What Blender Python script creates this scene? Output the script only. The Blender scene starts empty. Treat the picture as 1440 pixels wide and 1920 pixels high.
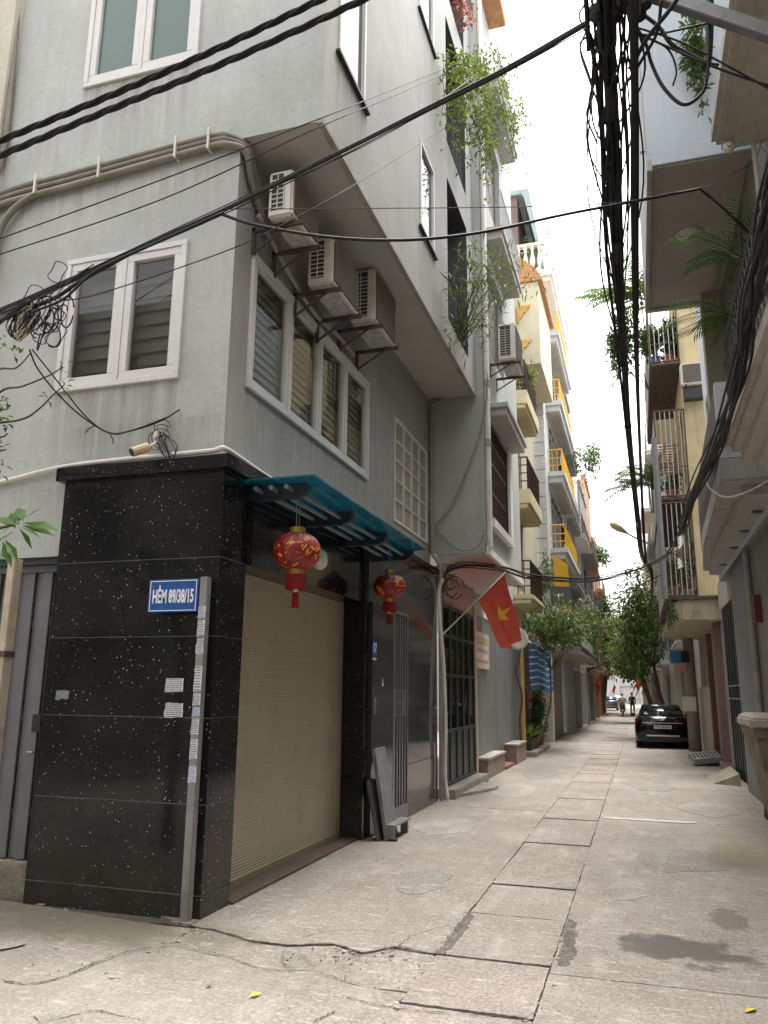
import bpy, bmesh, math, random
import numpy as np
from mathutils import Vector, Matrix
random.seed(7); rng = np.random.default_rng(7)
S = bpy.context.scene; COL = S.collection
R_ = math.radians

# ------------------------------------------------------------------ camera
F, CX, CY, H = 1480.0, 720.0, 960.0, 1.7          # focal length in photo pixels, eye height
VPX, VPY, TILT = 1200.0, 1300.0, 0.0095           # vanishing point of the alley, tilt of the horizon
def _ray(px, py): return np.array([px - CX, py - CY, F])
_y = _ray(VPX, VPY); _y /= np.linalg.norm(_y)
_z = np.cross(_y, _ray(VPX - 1000, VPY - 1000 * TILT)); _z /= np.linalg.norm(_z)
if _z[1] > 0: _z = -_z
_x = np.cross(_y, _z)
if _x[0] < 0: _x = -_x
ROT = np.array([_x, _y, _z]); EYE = np.array([0, 0, H])
cam = bpy.data.cameras.new('camera'); cam.sensor_fit = 'VERTICAL'; cam.sensor_height = 36; cam.lens = F / 1920 * 36
cam.clip_start = 0.05; cam.clip_end = 2000
camo = bpy.data.objects.new('camera', cam); COL.objects.link(camo)
mw = np.eye(4); mw[:3, 0] = ROT[:, 0]; mw[:3, 1] = -ROT[:, 1]; mw[:3, 2] = -ROT[:, 2]; mw[:3, 3] = EYE
camo.matrix_world = Matrix(mw.tolist()); S.camera = camo

# ------------------------------------------------------------------ overcast daylight
W = bpy.data.worlds.new('World'); S.world = W; W.use_nodes = True
nt = W.node_tree; bg = nt.nodes['Background']
sky = nt.nodes.new('ShaderNodeTexSky'); sky.sky_type = 'NISHITA'; sky.sun_disc = False
SUN_EL, SUN_ROT = R_(76), R_(10)
sky.sun_elevation = SUN_EL; sky.sun_rotation = SUN_ROT; sky.dust_density = 4.0; sky.ozone_density = 1.0; sky.air_density = 1.0
hs = nt.nodes.new('ShaderNodeHueSaturation'); hs.inputs['Saturation'].default_value = 0.02
nt.links.new(sky.outputs[0], hs.inputs['Color']); nt.links.new(hs.outputs[0], bg.inputs[0])
bg.inputs[1].default_value = 0.15
sl = bpy.data.lights.new('sun', 'SUN'); sl.energy = 1.15; sl.angle = R_(40); sl.color = (1.0, 0.945, 0.87)
so = bpy.data.objects.new('sun', sl); COL.objects.link(so)
dirv = Vector((math.sin(SUN_ROT) * math.cos(SUN_EL), math.cos(SUN_ROT) * math.cos(SUN_EL), math.sin(SUN_EL)))
so.rotation_euler = dirv.to_track_quat('Z', 'Y').to_euler(); so.location = (0, 0, 40)
S.view_settings.view_transform = 'Standard'; S.view_settings.look = 'None'
S.view_settings.exposure = 2.28; S.view_settings.gamma = 1.0; S.view_settings.use_curve_mapping = False
S.render.engine = 'CYCLES'; S.cycles.max_bounces = 8; S.cycles.transparent_max_bounces = 24
S.cycles.use_denoising = True

# ------------------------------------------------------------------ pixel -> place helpers
def ray(px, py): return ROT @ _ray(px, py)
def onX(px, py, x): v = ray(px, py); return EYE + v * (x / v[0])
def onY(px, py, y): v = ray(px, py); return EYE + v * (y / v[1])
def onZ(px, py, z=0.0): v = ray(px, py); return EYE + v * ((z - H) / v[2])

# ------------------------------------------------------------------ mesh builder
ORG = {}
class MB:
    def __init__(s): s.v = []; s.f = []; s.m = []; s.k = 0
    def add(s, vs, fs):
        o = len(s.v); s.v += [tuple(map(float, p)) for p in vs]
        for f in fs: s.f.append([o + i for i in f]); s.m.append(s.k)
        return s
    def box(s, a, b):
        x0, x1 = sorted((a[0], b[0])); y0, y1 = sorted((a[1], b[1])); z0, z1 = sorted((a[2], b[2]))
        return s.add([(x0,y0,z0),(x1,y0,z0),(x1,y1,z0),(x0,y1,z0),(x0,y0,z1),(x1,y0,z1),(x1,y1,z1),(x0,y1,z1)],
              [(0,3,2,1),(4,5,6,7),(0,1,5,4),(1,2,6,5),(2,3,7,6),(3,0,4,7)])
    def bx(s, T, u0, u1, v0, v1, w0, w1): return s.box(T(u0, v0, w0), T(u1, v1, w1))
    def quad(s, *p): return s.add(p, [tuple(range(len(p)))])
    def prism(s, poly, z0, z1, T=None):
        n = len(poly); T = T or (lambda u, v, w: (u, v, w))
        vs = [T(u, v, z0) for u, v in poly] + [T(u, v, z1) for u, v in poly]
        return s.add(vs, [tuple(range(n))[::-1], tuple(range(n, 2*n))] + [(i, (i+1) % n, n + (i+1) % n, n + i) for i in range(n)])
    def tube(s, pts, r, n=6, cap=True):
        P = np.array(pts, float); k = len(P); rr = np.full(k, r, float) if np.isscalar(r) else np.array(r, float)
        t = np.gradient(P, axis=0); t /= (np.linalg.norm(t, axis=1)[:, None] + 1e-9)
        a = np.array([0, 0, 1.0]) if abs(t[0][2]) < .9 else np.array([1.0, 0, 0])
        nn = np.cross(t[0], a); nn /= np.linalg.norm(nn); vs = []
        for i in range(k):
            nn = nn - t[i] * nn.dot(t[i]); nn /= (np.linalg.norm(nn) + 1e-9); b = np.cross(t[i], nn)
            for j in range(n):
                an = 2 * math.pi * j / n; vs.append(P[i] + (nn * math.cos(an) + b * math.sin(an)) * rr[i])
        fs = [(i*n+j, i*n+(j+1) % n, (i+1)*n+(j+1) % n, (i+1)*n+j) for i in range(k-1) for j in range(n)]
        if cap: fs += [tuple(range(n))[::-1], tuple(range((k-1)*n, k*n))]
        return s.add(vs, fs)
    def lathe(s, c, prof, n=16, ax='z'):
        vs = []
        for r, h in prof:
            for j in range(n):
                a = 2*math.pi*j/n; x, y = r*math.cos(a), r*math.sin(a)
                p = {'z': (x, y, h), 'x': (h, x, y), 'y': (y, h, x)}[ax]
                vs.append((c[0]+p[0], c[1]+p[1], c[2]+p[2]))
        k = len(prof)
        fs = [(i*n+j, i*n+(j+1) % n, (i+1)*n+(j+1) % n, (i+1)*n+j) for i in range(k-1) for j in range(n)]
        return s.add(vs, fs + [tuple(range(n))[::-1], tuple(range((k-1)*n, k*n))])
    def loft(s, rings, closed=True, cap=True):
        n = len(rings[0]); vs = [p for r in rings for p in r]; k = len(rings); m = n if closed else n-1
        fs = [(i*n+j, i*n+(j+1) % n, (i+1)*n+(j+1) % n, (i+1)*n+j) for i in range(k-1) for j in range(m)]
        if cap: fs += [tuple(range(n))[::-1], tuple(range((k-1)*n, k*n))]
        return s.add(vs, fs)
    def mesh(s, name, mats, org=(0,0,0), bevel=0, smooth=False, seg=2):
        me = bpy.data.meshes.new(name); o = Vector(org)
        me.from_pydata([(p[0]-o[0], p[1]-o[1], p[2]-o[2]) for p in s.v], [], s.f)
        if not isinstance(mats, (list, tuple)): mats = [mats]
        for m in mats: me.materials.append(m)
        if len(mats) > 1: me.polygons.foreach_set('material_index', s.m)
        b = bmesh.new(); b.from_mesh(me); bmesh.ops.recalc_face_normals(b, faces=b.faces)
        if bevel:
            try: bmesh.ops.bevel(b, geom=[e for e in b.edges if len(e.link_faces) == 2 and e.calc_face_angle(0) > .6], offset=bevel, segments=seg, affect='EDGES', clamp_overlap=True)
            except Exception: pass
        b.to_mesh(me); b.free()
        if smooth: me.polygons.foreach_set('use_smooth', [True]*len(me.polygons))
        me.update(); return me
def tag(o, label=None, cat=None, group=None, kind=None):
    if label: o['label'] = label
    if cat: o['category'] = cat
    if group: o['group'] = group
    if kind: o['kind'] = kind
    return o
def thing(name, label, cat, loc=(0,0,0), group=None):
    o = bpy.data.objects.new(name, None); o.empty_display_size = .2; COL.objects.link(o); o.location = loc
    ORG[o.name] = Vector(loc); return tag(o, label, cat, group)
def part(mb, name, mats, parent, label=None, kind=None, **k):
    org = ORG[parent.name]; o = bpy.data.objects.new(name, mb.mesh(name, mats, org, **k)); COL.objects.link(o)
    o.parent = parent; ORG[o.name] = org
    return tag(o, label, None, None, kind)
def solo(mb, name, mats, label, cat=None, group=None, kind=None, org=None, **k):
    if org is None:
        a = np.array(mb.v); lo, hi = a.min(0), a.max(0); org = ((lo[0]+hi[0])/2, (lo[1]+hi[1])/2, lo[2])
    o = bpy.data.objects.new(name, mb.mesh(name, mats, org, **k)); COL.objects.link(o); o.location = org; ORG[o.name] = Vector(org)
    return tag(o, label, cat, group, kind)
def inst(src, name, parent, loc):                       # a piece sharing mesh data
    o = bpy.data.objects.new(name, src); COL.objects.link(o); o.parent = parent; o.location = loc; return o
def copy_tree(o, parent=None):
    c = o.copy(); COL.objects.link(c); c.parent = parent
    for ch in o.children: copy_tree(ch, c)
    return c
def smooth_path(pts, n=8):
    P = [np.array(p, float) for p in pts]; P = [2*P[0]-P[1]] + P + [2*P[-1]-P[-2]]; out = []
    for i in range(1, len(P)-2):
        a, b, c, d = P[i-1:i+3]
        for t in np.linspace(0, 1, n, endpoint=False):
            out.append(.5*((2*b)+(-a+c)*t+(2*a-5*b+4*c-d)*t*t+(-a+3*b-3*c+d)*t**3))
    out.append(P[-2]); return out
# wall planes: (u, v, outward w) -> world
def front(y): return lambda u, v, w: (u, y - w, v)
def lside(x): return lambda u, v, w: (x + w, u, v)
def rside(x): return lambda u, v, w: (x - w, u, v)
def wall(mb, T, u0, u1, v0, v1, holes=(), depth=.15, back=None):
    us = sorted({u0, u1, *[h[0] for h in holes], *[h[1] for h in holes]}); vs = sorted({v0, v1, *[h[2] for h in holes], *[h[3] for h in holes]})
    us = [u for u in us if u0 <= u <= u1]; vs = [v for v in vs if v0 <= v <= v1]
    for a, b in zip(us, us[1:]):
        for c, d in zip(vs, vs[1:]):
            if any(h[0]-1e-6 <= a and b <= h[1]+1e-6 and h[2]-1e-6 <= c and d <= h[3]+1e-6 for h in holes): continue
            mb.quad(T(a,c,0), T(b,c,0), T(b,d,0), T(a,d,0))
    for h in holes:
        a, b, c, d = h[:4]; dp = h[4] if len(h) > 4 else depth
        if len(h) > 5: continue
        mb.quad(T(a,c,0), T(a,c,-dp), T(b,c,-dp), T(b,c,0)); mb.quad(T(a,d,0), T(b,d,0), T(b,d,-dp), T(a,d,-dp))
        mb.quad(T(a,c,0), T(a,d,0), T(a,d,-dp), T(a,c,-dp)); mb.quad(T(b,c,0), T(b,c,-dp), T(b,d,-dp), T(b,d,0))
        k = mb.k; mb.k = back if back is not None else k
        mb.quad(T(a,c,-dp), T(b,c,-dp), T(b,d,-dp), T(a,d,-dp)); mb.k = k
# ------------------------------------------------------------------ materials
MAT = {}
def mat(name, col, rough=.75, var=.18, sc=2.5, bump=.15, bs=60, streak=0, scol=(.1,.09,.075), metal=0, spec=.5, fine=.12, rnd=.06, coat=0, stretch=(5,5,.35)):
    if name in MAT: return MAT[name]
    m = bpy.data.materials.new(name); m.use_nodes = True; MAT[name] = m
    nt = m.node_tree; N = nt.nodes; L = nt.links; b = N['Principled BSDF']
    tc = N.new('ShaderNodeTexCoord'); oi = N.new('ShaderNodeObjectInfo')
    n1 = N.new('ShaderNodeTexNoise'); n1.inputs['Scale'].default_value = sc; n1.inputs['Detail'].default_value = 8; n1.inputs['Roughness'].default_value = .62
    L.new(tc.outputs['Object'], n1.inputs['Vector'])
    mx = N.new('ShaderNodeMix'); mx.data_type = 'RGBA'
    lo = [c*(1-var) for c in col]; hi = [min(1, c*(1+var)) for c in col]
    mx.inputs[6].default_value = (*lo, 1); mx.inputs[7].default_value = (*hi, 1)
    mr = N.new('ShaderNodeMapRange'); mr.inputs[1].default_value = .3; mr.inputs[2].default_value = .7
    L.new(n1.outputs[0], mr.inputs[0]); L.new(mr.outputs[0], mx.inputs[0]); out = mx.outputs[2]
    if fine:
        n2 = N.new('ShaderNodeTexNoise'); n2.inputs['Scale'].default_value = bs*1.7; n2.inputs['Detail'].default_value = 3
        L.new(tc.outputs['Object'], n2.inputs['Vector'])
        m2 = N.new('ShaderNodeMapRange'); m2.inputs[1].default_value = .25; m2.inputs[2].default_value = .75; m2.inputs[3].default_value = 1-fine; m2.inputs[4].default_value = 1+fine
        L.new(n2.outputs[0], m2.inputs[0])
        mm = N.new('ShaderNodeMix'); mm.data_type = 'RGBA'; mm.blend_type = 'MULTIPLY'; mm.inputs[0].default_value = 1
        L.new(out, mm.inputs[6]); L.new(m2.outputs[0], mm.inputs[7]); out = mm.outputs[2]
    if streak:
        mp = N.new('ShaderNodeMapping'); mp.inputs['Scale'].default_value = stretch; L.new(tc.outputs['Object'], mp.inputs[0])
        n3 = N.new('ShaderNodeTexNoise'); n3.inputs['Scale'].default_value = 1.6; n3.inputs['Detail'].default_value = 7; n3.inputs['Roughness'].default_value = .7
        L.new(mp.outputs[0], n3.inputs['Vector'])
        m3 = N.new('ShaderNodeMapRange'); m3.inputs[1].default_value = .48; m3.inputs[2].default_value = .78; m3.inputs[4].default_value = streak
        L.new(n3.outputs[0], m3.inputs[0])
        ms = N.new('ShaderNodeMix'); ms.data_type = 'RGBA'; L.new(m3.outputs[0], ms.inputs[0]); L.new(out, ms.inputs[6]); ms.inputs[7].default_value = (*scol, 1); out = ms.outputs[2]
    if rnd:
        hv = N.new('ShaderNodeHueSaturation'); m4 = N.new('ShaderNodeMapRange'); m4.inputs[3].default_value = 1-rnd; m4.inputs[4].default_value = 1+rnd
        L.new(oi.outputs['Random'], m4.inputs[0]); L.new(m4.outputs[0], hv.inputs['Value']); L.new(out, hv.inputs['Color']); out = hv.outputs[0]
    L.new(out, b.inputs['Base Color'])
    b.inputs['Roughness'].default_value = rough; b.inputs['Metallic'].default_value = metal; b.inputs['Specular IOR Level'].default_value = spec; b.inputs['Coat Weight'].default_value = coat
    if rough < .5:
        r1 = N.new('ShaderNodeMapRange'); r1.inputs[3].default_value = rough*.7; r1.inputs[4].default_value = rough*1.5
        L.new(n1.outputs[0], r1.inputs[0]); L.new(r1.outputs[0], b.inputs['Roughness'])
    if bump:
        n4 = N.new('ShaderNodeTexNoise'); n4.inputs['Scale'].default_value = bs; n4.inputs['Detail'].default_value = 5
        L.new(tc.outputs['Object'], n4.inputs['Vector'])
        bp = N.new('ShaderNodeBump'); bp.inputs['Strength'].default_value = bump; bp.inputs['Distance'].default_value = .02
        L.new(n4.outputs[0], bp.inputs['Height']); L.new(bp.outputs[0], b.inputs['Normal'])
    return m
def glass(name, tint=(.35,.4,.38), dark=(.02,.024,.022), thru=.6):
    if name in MAT: return MAT[name]
    m = bpy.data.materials.new(name); m.use_nodes = True; MAT[name] = m; nt = m.node_tree; N = nt.nodes; L = nt.links; N.remove(N['Principled BSDF'])
    tr = N.new('ShaderNodeBsdfTransparent'); tr.inputs[0].default_value = (*tint, 1)
    df = N.new('ShaderNodeBsdfDiffuse'); df.inputs[0].default_value = (*dark, 1)
    gl = N.new('ShaderNodeBsdfGlossy'); gl.inputs['Roughness'].default_value = .02
    fr = N.new('ShaderNodeFresnel'); fr.inputs[0].default_value = 1.55
    tc = N.new('ShaderNodeTexCoord'); no = N.new('ShaderNodeTexNoise'); no.inputs['Scale'].default_value = 1.3; L.new(tc.outputs['Object'], no.inputs['Vector'])
    bp = N.new('ShaderNodeBump'); bp.inputs['Strength'].default_value = .05; L.new(no.outputs[0], bp.inputs['Height']); L.new(bp.outputs[0], gl.inputs['Normal'])
    a = N.new('ShaderNodeMixShader'); a.inputs[0].default_value = thru; L.new(df.outputs[0], a.inputs[1]); L.new(tr.outputs[0], a.inputs[2])
    ge = N.new('ShaderNodeNewGeometry'); iv = N.new('ShaderNodeMath'); iv.operation = 'SUBTRACT'; iv.inputs[0].default_value = 1; L.new(ge.outputs['Backfacing'], iv.inputs[1]); fm = N.new('ShaderNodeMath'); fm.operation = 'MULTIPLY'; L.new(fr.outputs[0], fm.inputs[0]); L.new(iv.outputs[0], fm.inputs[1])
    b = N.new('ShaderNodeMixShader'); L.new(fm.outputs[0], b.inputs[0]); L.new(a.outputs[0], b.inputs[1]); L.new(gl.outputs[0], b.inputs[2])
    L.new(b.outputs[0], N['Material Output'].inputs[0]); return m
def leafmat(name, col, var=.35, trans=.35):
    if name in MAT: return MAT[name]
    m = bpy.data.materials.new(name); m.use_nodes = True; MAT[name] = m; nt = m.node_tree; N = nt.nodes; L = nt.links; b = N['Principled BSDF']
    g = N.new('ShaderNodeNewGeometry'); r = N.new('ShaderNodeMix'); r.data_type = 'RGBA'
    r.inputs[6].default_value = (*[c*(1-var) for c in col], 1); r.inputs[7].default_value = (col[0]*(1+var*1.5), col[1]*(1+var), col[2]*(1+var*.4), 1)
    L.new(g.outputs['Random Per Island'], r.inputs[0]); L.new(r.outputs[2], b.inputs['Base Color']); b.inputs['Roughness'].default_value = .45
    t = N.new('ShaderNodeBsdfTranslucent'); mx = N.new('ShaderNodeMixShader'); mx.inputs[0].default_value = trans
    hv = N.new('ShaderNodeHueSaturation'); hv.inputs['Value'].default_value = 1.8; L.new(r.outputs[2], hv.inputs['Color']); L.new(hv.outputs[0], t.inputs[0])
    L.new(b.outputs[0], mx.inputs[1]); L.new(t.outputs[0], mx.inputs[2]); L.new(mx.outputs[0], N['Material Output'].inputs[0]); return m
def granite():
    m = bpy.data.materials.new('black_granite'); m.use_nodes = True; nt = m.node_tree; N = nt.nodes; L = nt.links; b = N['Principled BSDF']
    tc = N.new('ShaderNodeTexCoord'); out = None
    base = N.new('ShaderNodeTexNoise'); base.inputs['Scale'].default_value = 2.2; base.inputs['Detail'].default_value = 6; L.new(tc.outputs['Object'], base.inputs['Vector'])
    cr = N.new('ShaderNodeMix'); cr.data_type = 'RGBA'; cr.inputs[6].default_value = (.004,.004,.005,1); cr.inputs[7].default_value = (.016,.016,.015,1); L.new(base.outputs[0], cr.inputs[0]); out = cr.outputs[2]
    for sc, th, lo, br in ((13, .075, .45, .85), (27, .12, .40, .75), (52, .15, .42, .50), (95, .17, .42, .14)):
        v = N.new('ShaderNodeTexVoronoi'); v.inputs['Scale'].default_value = sc; v.inputs['Randomness'].default_value = 1; L.new(tc.outputs['Object'], v.inputs['Vector'])
        wv = N.new('ShaderNodeTexNoise'); wv.inputs['Scale'].default_value = sc*3; L.new(tc.outputs['Object'], wv.inputs['Vector'])
        ad = N.new('ShaderNodeMath'); ad.operation = 'MULTIPLY_ADD'; ad.inputs[1].default_value = .12; L.new(wv.outputs[0], ad.inputs[0]); L.new(v.outputs['Distance'], ad.inputs[2])
        lt = N.new('ShaderNodeMath'); lt.operation = 'LESS_THAN'; lt.inputs[1].default_value = th+.055; L.new(ad.outputs[0], lt.inputs[0])
        bw = N.new('ShaderNodeSeparateColor'); L.new(v.outputs['Color'], bw.inputs[0])
        g2 = N.new('ShaderNodeMath'); g2.operation = 'GREATER_THAN'; g2.inputs[1].default_value = lo; L.new(bw.outputs[0], g2.inputs[0])
        mu = N.new('ShaderNodeMath'); mu.operation = 'MULTIPLY'; L.new(lt.outputs[0], mu.inputs[0]); L.new(g2.outputs[0], mu.inputs[1])
        mu2 = N.new('ShaderNodeMath'); mu2.operation = 'MULTIPLY'; L.new(mu.outputs[0], mu2.inputs[0]); pw = N.new('ShaderNodeMath'); pw.operation = 'MULTIPLY'; pm = N.new('ShaderNodeMapRange'); pm.inputs[1].default_value = .28; pm.inputs[2].default_value = .58; L.new(base.outputs[0], pm.inputs[0]); L.new(bw.outputs[1], pw.inputs[0]); L.new(pm.outputs[0], pw.inputs[1]); L.new(pw.outputs[0], mu2.inputs[1])
        mx = N.new('ShaderNodeMix'); mx.data_type = 'RGBA'; mx.inputs[7].default_value = (br, br, br*.98, 1); L.new(mu2.outputs[0], mx.inputs[0]); L.new(out, mx.inputs[6]); out = mx.outputs[2]
    # dust towards no direction: blotchy film with its own shape
    d = N.new('ShaderNodeTexNoise'); d.inputs['Scale'].default_value = .9; d.inputs['Detail'].default_value = 9; L.new(tc.outputs['Object'], d.inputs['Vector'])
    dm = N.new('ShaderNodeMapRange'); dm.inputs[1].default_value = .5; dm.inputs[2].default_value = .8; dm.inputs[4].default_value = .05; L.new(d.outputs[0], dm.inputs[0])
    mx = N.new('ShaderNodeMix'); mx.data_type = 'RGBA'; mx.inputs[7].default_value = (.12,.115,.10,1); L.new(dm.outputs[0], mx.inputs[0]); L.new(out, mx.inputs[6])
    ge = N.new('ShaderNodeNewGeometry'); sz = N.new('ShaderNodeSeparateXYZ'); L.new(ge.outputs['Position'], sz.inputs[0])
    sn = N.new('ShaderNodeTexNoise'); sn.inputs['Scale'].default_value = 6; sn.inputs['Detail'].default_value = 8; sn.inputs['Roughness'].default_value = .7; L.new(tc.outputs['Object'], sn.inputs['Vector'])
    sa = N.new('ShaderNodeMath'); sa.operation = 'MULTIPLY_ADD'; sa.inputs[1].default_value = -1.1; L.new(sn.outputs[0], sa.inputs[0]); L.new(sz.outputs[2], sa.inputs[2])
    sm = N.new('ShaderNodeMapRange'); sm.inputs[1].default_value = .05; sm.inputs[2].default_value = -.65; sm.inputs[4].default_value = .22; L.new(sa.outputs[0], sm.inputs[0])
    m9 = N.new('ShaderNodeMix'); m9.data_type = 'RGBA'; m9.inputs[7].default_value = (.16,.145,.115,1); L.new(sm.outputs[0], m9.inputs[0]); L.new(mx.outputs[2], m9.inputs[6])   # mud splashed up at the foot
    L.new(m9.outputs[2], b.inputs['Base Color'])
    rr = N.new('ShaderNodeMapRange'); rr.inputs[3].default_value = .05; rr.inputs[4].default_value = .15; L.new(d.outputs[0], rr.inputs[0]); L.new(rr.outputs[0], b.inputs['Roughness'])
    b.inputs['Specular IOR Level'].default_value = .30
    MAT['granite'] = m; return m
def concrete_road(name, base, tone=1.0):
    m = mat(name, base, .88, .16, 1.3, .6, 42, rnd=.05, fine=.42); nt = m.node_tree; N = nt.nodes; L = nt.links; b = N['Principled BSDF']
    src = b.inputs['Base Color'].links[0].from_socket; g = N.new('ShaderNodeNewGeometry')
    def blot(sc, a, z, col, amt, vec=(1,1,1), src=None):
        mp = N.new('ShaderNodeMapping'); mp.inputs['Scale'].default_value = vec; L.new(g.outputs['Position'], mp.inputs[0])
        n = N.new('ShaderNodeTexNoise'); n.inputs['Scale'].default_value = sc; n.inputs['Detail'].default_value = 10; n.inputs['Roughness'].default_value = .7; L.new(mp.outputs[0], n.inputs['Vector'])
        r = N.new('ShaderNodeMapRange'); r.inputs[1].default_value = a; r.inputs[2].default_value = z; r.inputs[4].default_value = amt; L.new(n.outputs[0], r.inputs[0])
        x = N.new('ShaderNodeMix'); x.data_type = 'RGBA'; x.inputs[7].default_value = (*col, 1); L.new(r.outputs[0], x.inputs[0]); L.new(src, x.inputs[6]); return x.outputs[2]
    src = blot(.55, .42, .66, (.17,.145,.118), .62, (1, .8, 1), src)
    src = blot(1.7, .46, .62, (.22,.19,.16), .55, (1, .7, 1), src)           # broad dirt
    src = blot(2.6, .53, .72, (.50,.46,.41), .55, (1.6, .55, 1), src)
    src = blot(5.5, .50, .74, (.20,.175,.145), .55, (1,1,1), src)          # pale scuffs along the alley
    src = blot(7, .60, .78, (.12,.105,.085), .55, (1,1,1), src)              # small spots
    src = blot(34, .52, .66, (.60,.54,.48), .55, (1,1,1), src)
    src = blot(46, .52, .68, (.11,.092,.075), .60, (1,1,1), src)
    src = blot(14, .55, .72, (.15,.13,.105), .5, (2.5,.5,1), src)
    src = blot(9, .56, .66, (.56,.52,.46), .65, (.5,2.2,1), src)
    src = blot(22, .60, .68, (.07,.06,.05), .75, (1,1,1), src)               # aggregate
    # stains with their own outline: centre x, y, radius x, y, colour, amount, roughness factor
    wet = None
    for cx, cy, rx, ry, col, amt, w in ((*onZ(1275,1778)[:2],.46,.36,(.080,.066,.052),.93,1),(*onZ(1362,1722)[:2],.13,.36,(.12,.10,.08),.75,1),(*onZ(1385,1612)[:2],.32,.9,(.15,.125,.095),.7,0),
                                       (1.1,10.3,.45,1.0,(.36,.29,.18),.35,0),(-4.2,5.45,1.7,.5,(.11,.10,.065),.8,0),(-2.6,4.9,1.0,.40,(.16,.145,.11),.35,0),(-3.4,4.2,1.3,.5,(.36,.33,.27),.3,0),(1.5,18.6,.9,.8,(.13,.115,.10),.6,0),(-2.2,19.2,.7,2.2,(.15,.13,.11),.6,0)):
        sb = N.new('ShaderNodeVectorMath'); sb.operation = 'SUBTRACT'; sb.inputs[1].default_value = (cx, cy, 0); L.new(g.outputs['Position'], sb.inputs[0])
        dv = N.new('ShaderNodeVectorMath'); dv.operation = 'DIVIDE'; dv.inputs[1].default_value = (rx, ry, 1); L.new(sb.outputs[0], dv.inputs[0])
        ln = N.new('ShaderNodeVectorMath'); ln.operation = 'LENGTH'; L.new(dv.outputs[0], ln.inputs[0])
        n = N.new('ShaderNodeTexNoise'); n.inputs['Scale'].default_value = 2.1; n.inputs['Detail'].default_value = 10; n.inputs['Roughness'].default_value = .72; L.new(g.outputs['Position'], n.inputs['Vector'])
        ad = N.new('ShaderNodeMath'); ad.operation = 'MULTIPLY_ADD'; ad.inputs[1].default_value = 3.4 if w else 1.9; L.new(n.outputs[0], ad.inputs[0]); L.new(ln.outputs['Value'], ad.inputs[2])
        r = N.new('ShaderNodeMapRange'); r.inputs[1].default_value = 2.72 if w else 2.25; r.inputs[2].default_value = 2.45 if w else 1.4; r.inputs[4].default_value = amt; L.new(ad.outputs[0], r.inputs[0])
        x = N.new('ShaderNodeMix'); x.data_type = 'RGBA'; x.inputs[7].default_value = (*col, 1); L.new(r.outputs[0], x.inputs[0]); L.new(src, x.inputs[6]); src = x.outputs[2]
        if w: wet = r.outputs[0] if wet is None else wet
    rr = N.new('ShaderNodeMapRange'); rr.inputs[3].default_value = .88; rr.inputs[4].default_value = .42; L.new(wet, rr.inputs[0]); L.new(rr.outputs[0], b.inputs['Roughness'])
    n5 = N.new('ShaderNodeTexNoise'); n5.inputs['Scale'].default_value = 7; n5.inputs['Detail'].default_value = 9; n5.inputs['Roughness'].default_value = .75; L.new(g.outputs['Position'], n5.inputs['Vector'])
    b5 = N.new('ShaderNodeBump'); b5.inputs['Strength'].default_value = .55; b5.inputs['Distance'].default_value = .05; L.new(n5.outputs[0], b5.inputs['Height']); L.new(b.inputs['Normal'].links[0].from_socket, b5.inputs['Normal']); L.new(b5.outputs[0], b.inputs['Normal'])
    L.new(src, b.inputs['Base Color']); return m

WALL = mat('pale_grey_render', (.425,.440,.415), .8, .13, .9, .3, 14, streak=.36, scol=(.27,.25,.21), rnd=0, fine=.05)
WALL2 = mat('side_grey_render_shaded', (.345,.340,.315), .8, .14, 1.1, .25, 16, streak=.45, scol=(.24,.225,.195), rnd=0, fine=.05, stretch=(4,2.5,.5))  # shade and warm bounce put into the side wall's copy of the paint
SOFF = mat('soffit_render', (.43,.41,.375), .85, .10, 1.5, .15, 30, rnd=0, fine=.05)
CREAMW = mat('cream_render', (.50,.47,.38), .82, .14, 1.4, .2, 30, streak=.35, scol=(.2,.17,.12), rnd=0)
def rain_marks(m, marks, axis, lim):
    """dirt washed down from sills and ledges: (u0, u1, ledge height, run length, amount)"""
    nt = m.node_tree; N = nt.nodes; L = nt.links; b = N['Principled BSDF']; src = b.inputs['Base Color'].links[0].from_socket
    g = N.new('ShaderNodeNewGeometry'); sp = N.new('ShaderNodeSeparateXYZ'); L.new(g.outputs['Position'], sp.inputs[0])
    mp = N.new('ShaderNodeMapping'); mp.inputs['Scale'].default_value = (9, 9, .5); L.new(g.outputs['Position'], mp.inputs[0])
    n = N.new('ShaderNodeTexNoise'); n.inputs['Scale'].default_value = 1.5; n.inputs['Detail'].default_value = 6; L.new(mp.outputs[0], n.inputs['Vector'])
    ns = N.new('ShaderNodeMapRange'); ns.inputs[1].default_value = .36; ns.inputs[2].default_value = .66; L.new(n.outputs[0], ns.inputs[0])
    def mr(sock, a, z):
        r = N.new('ShaderNodeMapRange'); r.inputs[1].default_value = a; r.inputs[2].default_value = z; L.new(sock, r.inputs[0]); return r.outputs[0]
    def mul(p, q):
        x = N.new('ShaderNodeMath'); x.operation = 'MULTIPLY'; L.new(p, x.inputs[0])
        if isinstance(q, float): x.inputs[1].default_value = q
        else: L.new(q, x.inputs[1])
        return x.outputs[0]
    for u0, u1, zt, ln, amt in marks:
        f = mul(mul(mr(sp.outputs[axis], u0-.05, u0+.06), mr(sp.outputs[axis], u1+.05, u1-.06)), mul(mr(sp.outputs[2], zt-ln, zt), mr(sp.outputs[2], zt+.03, zt)))
        f = mul(mul(f, ns.outputs[0]), float(amt)); f = mul(f, mr(sp.outputs[1-axis], lim[0], lim[1]))
        x = N.new('ShaderNodeMix'); x.data_type = 'RGBA'; x.inputs[7].default_value = (.15,.135,.11,1); L.new(f, x.inputs[0]); L.new(src, x.inputs[6]); src = x.outputs[2]
    L.new(src, b.inputs['Base Color'])
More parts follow.
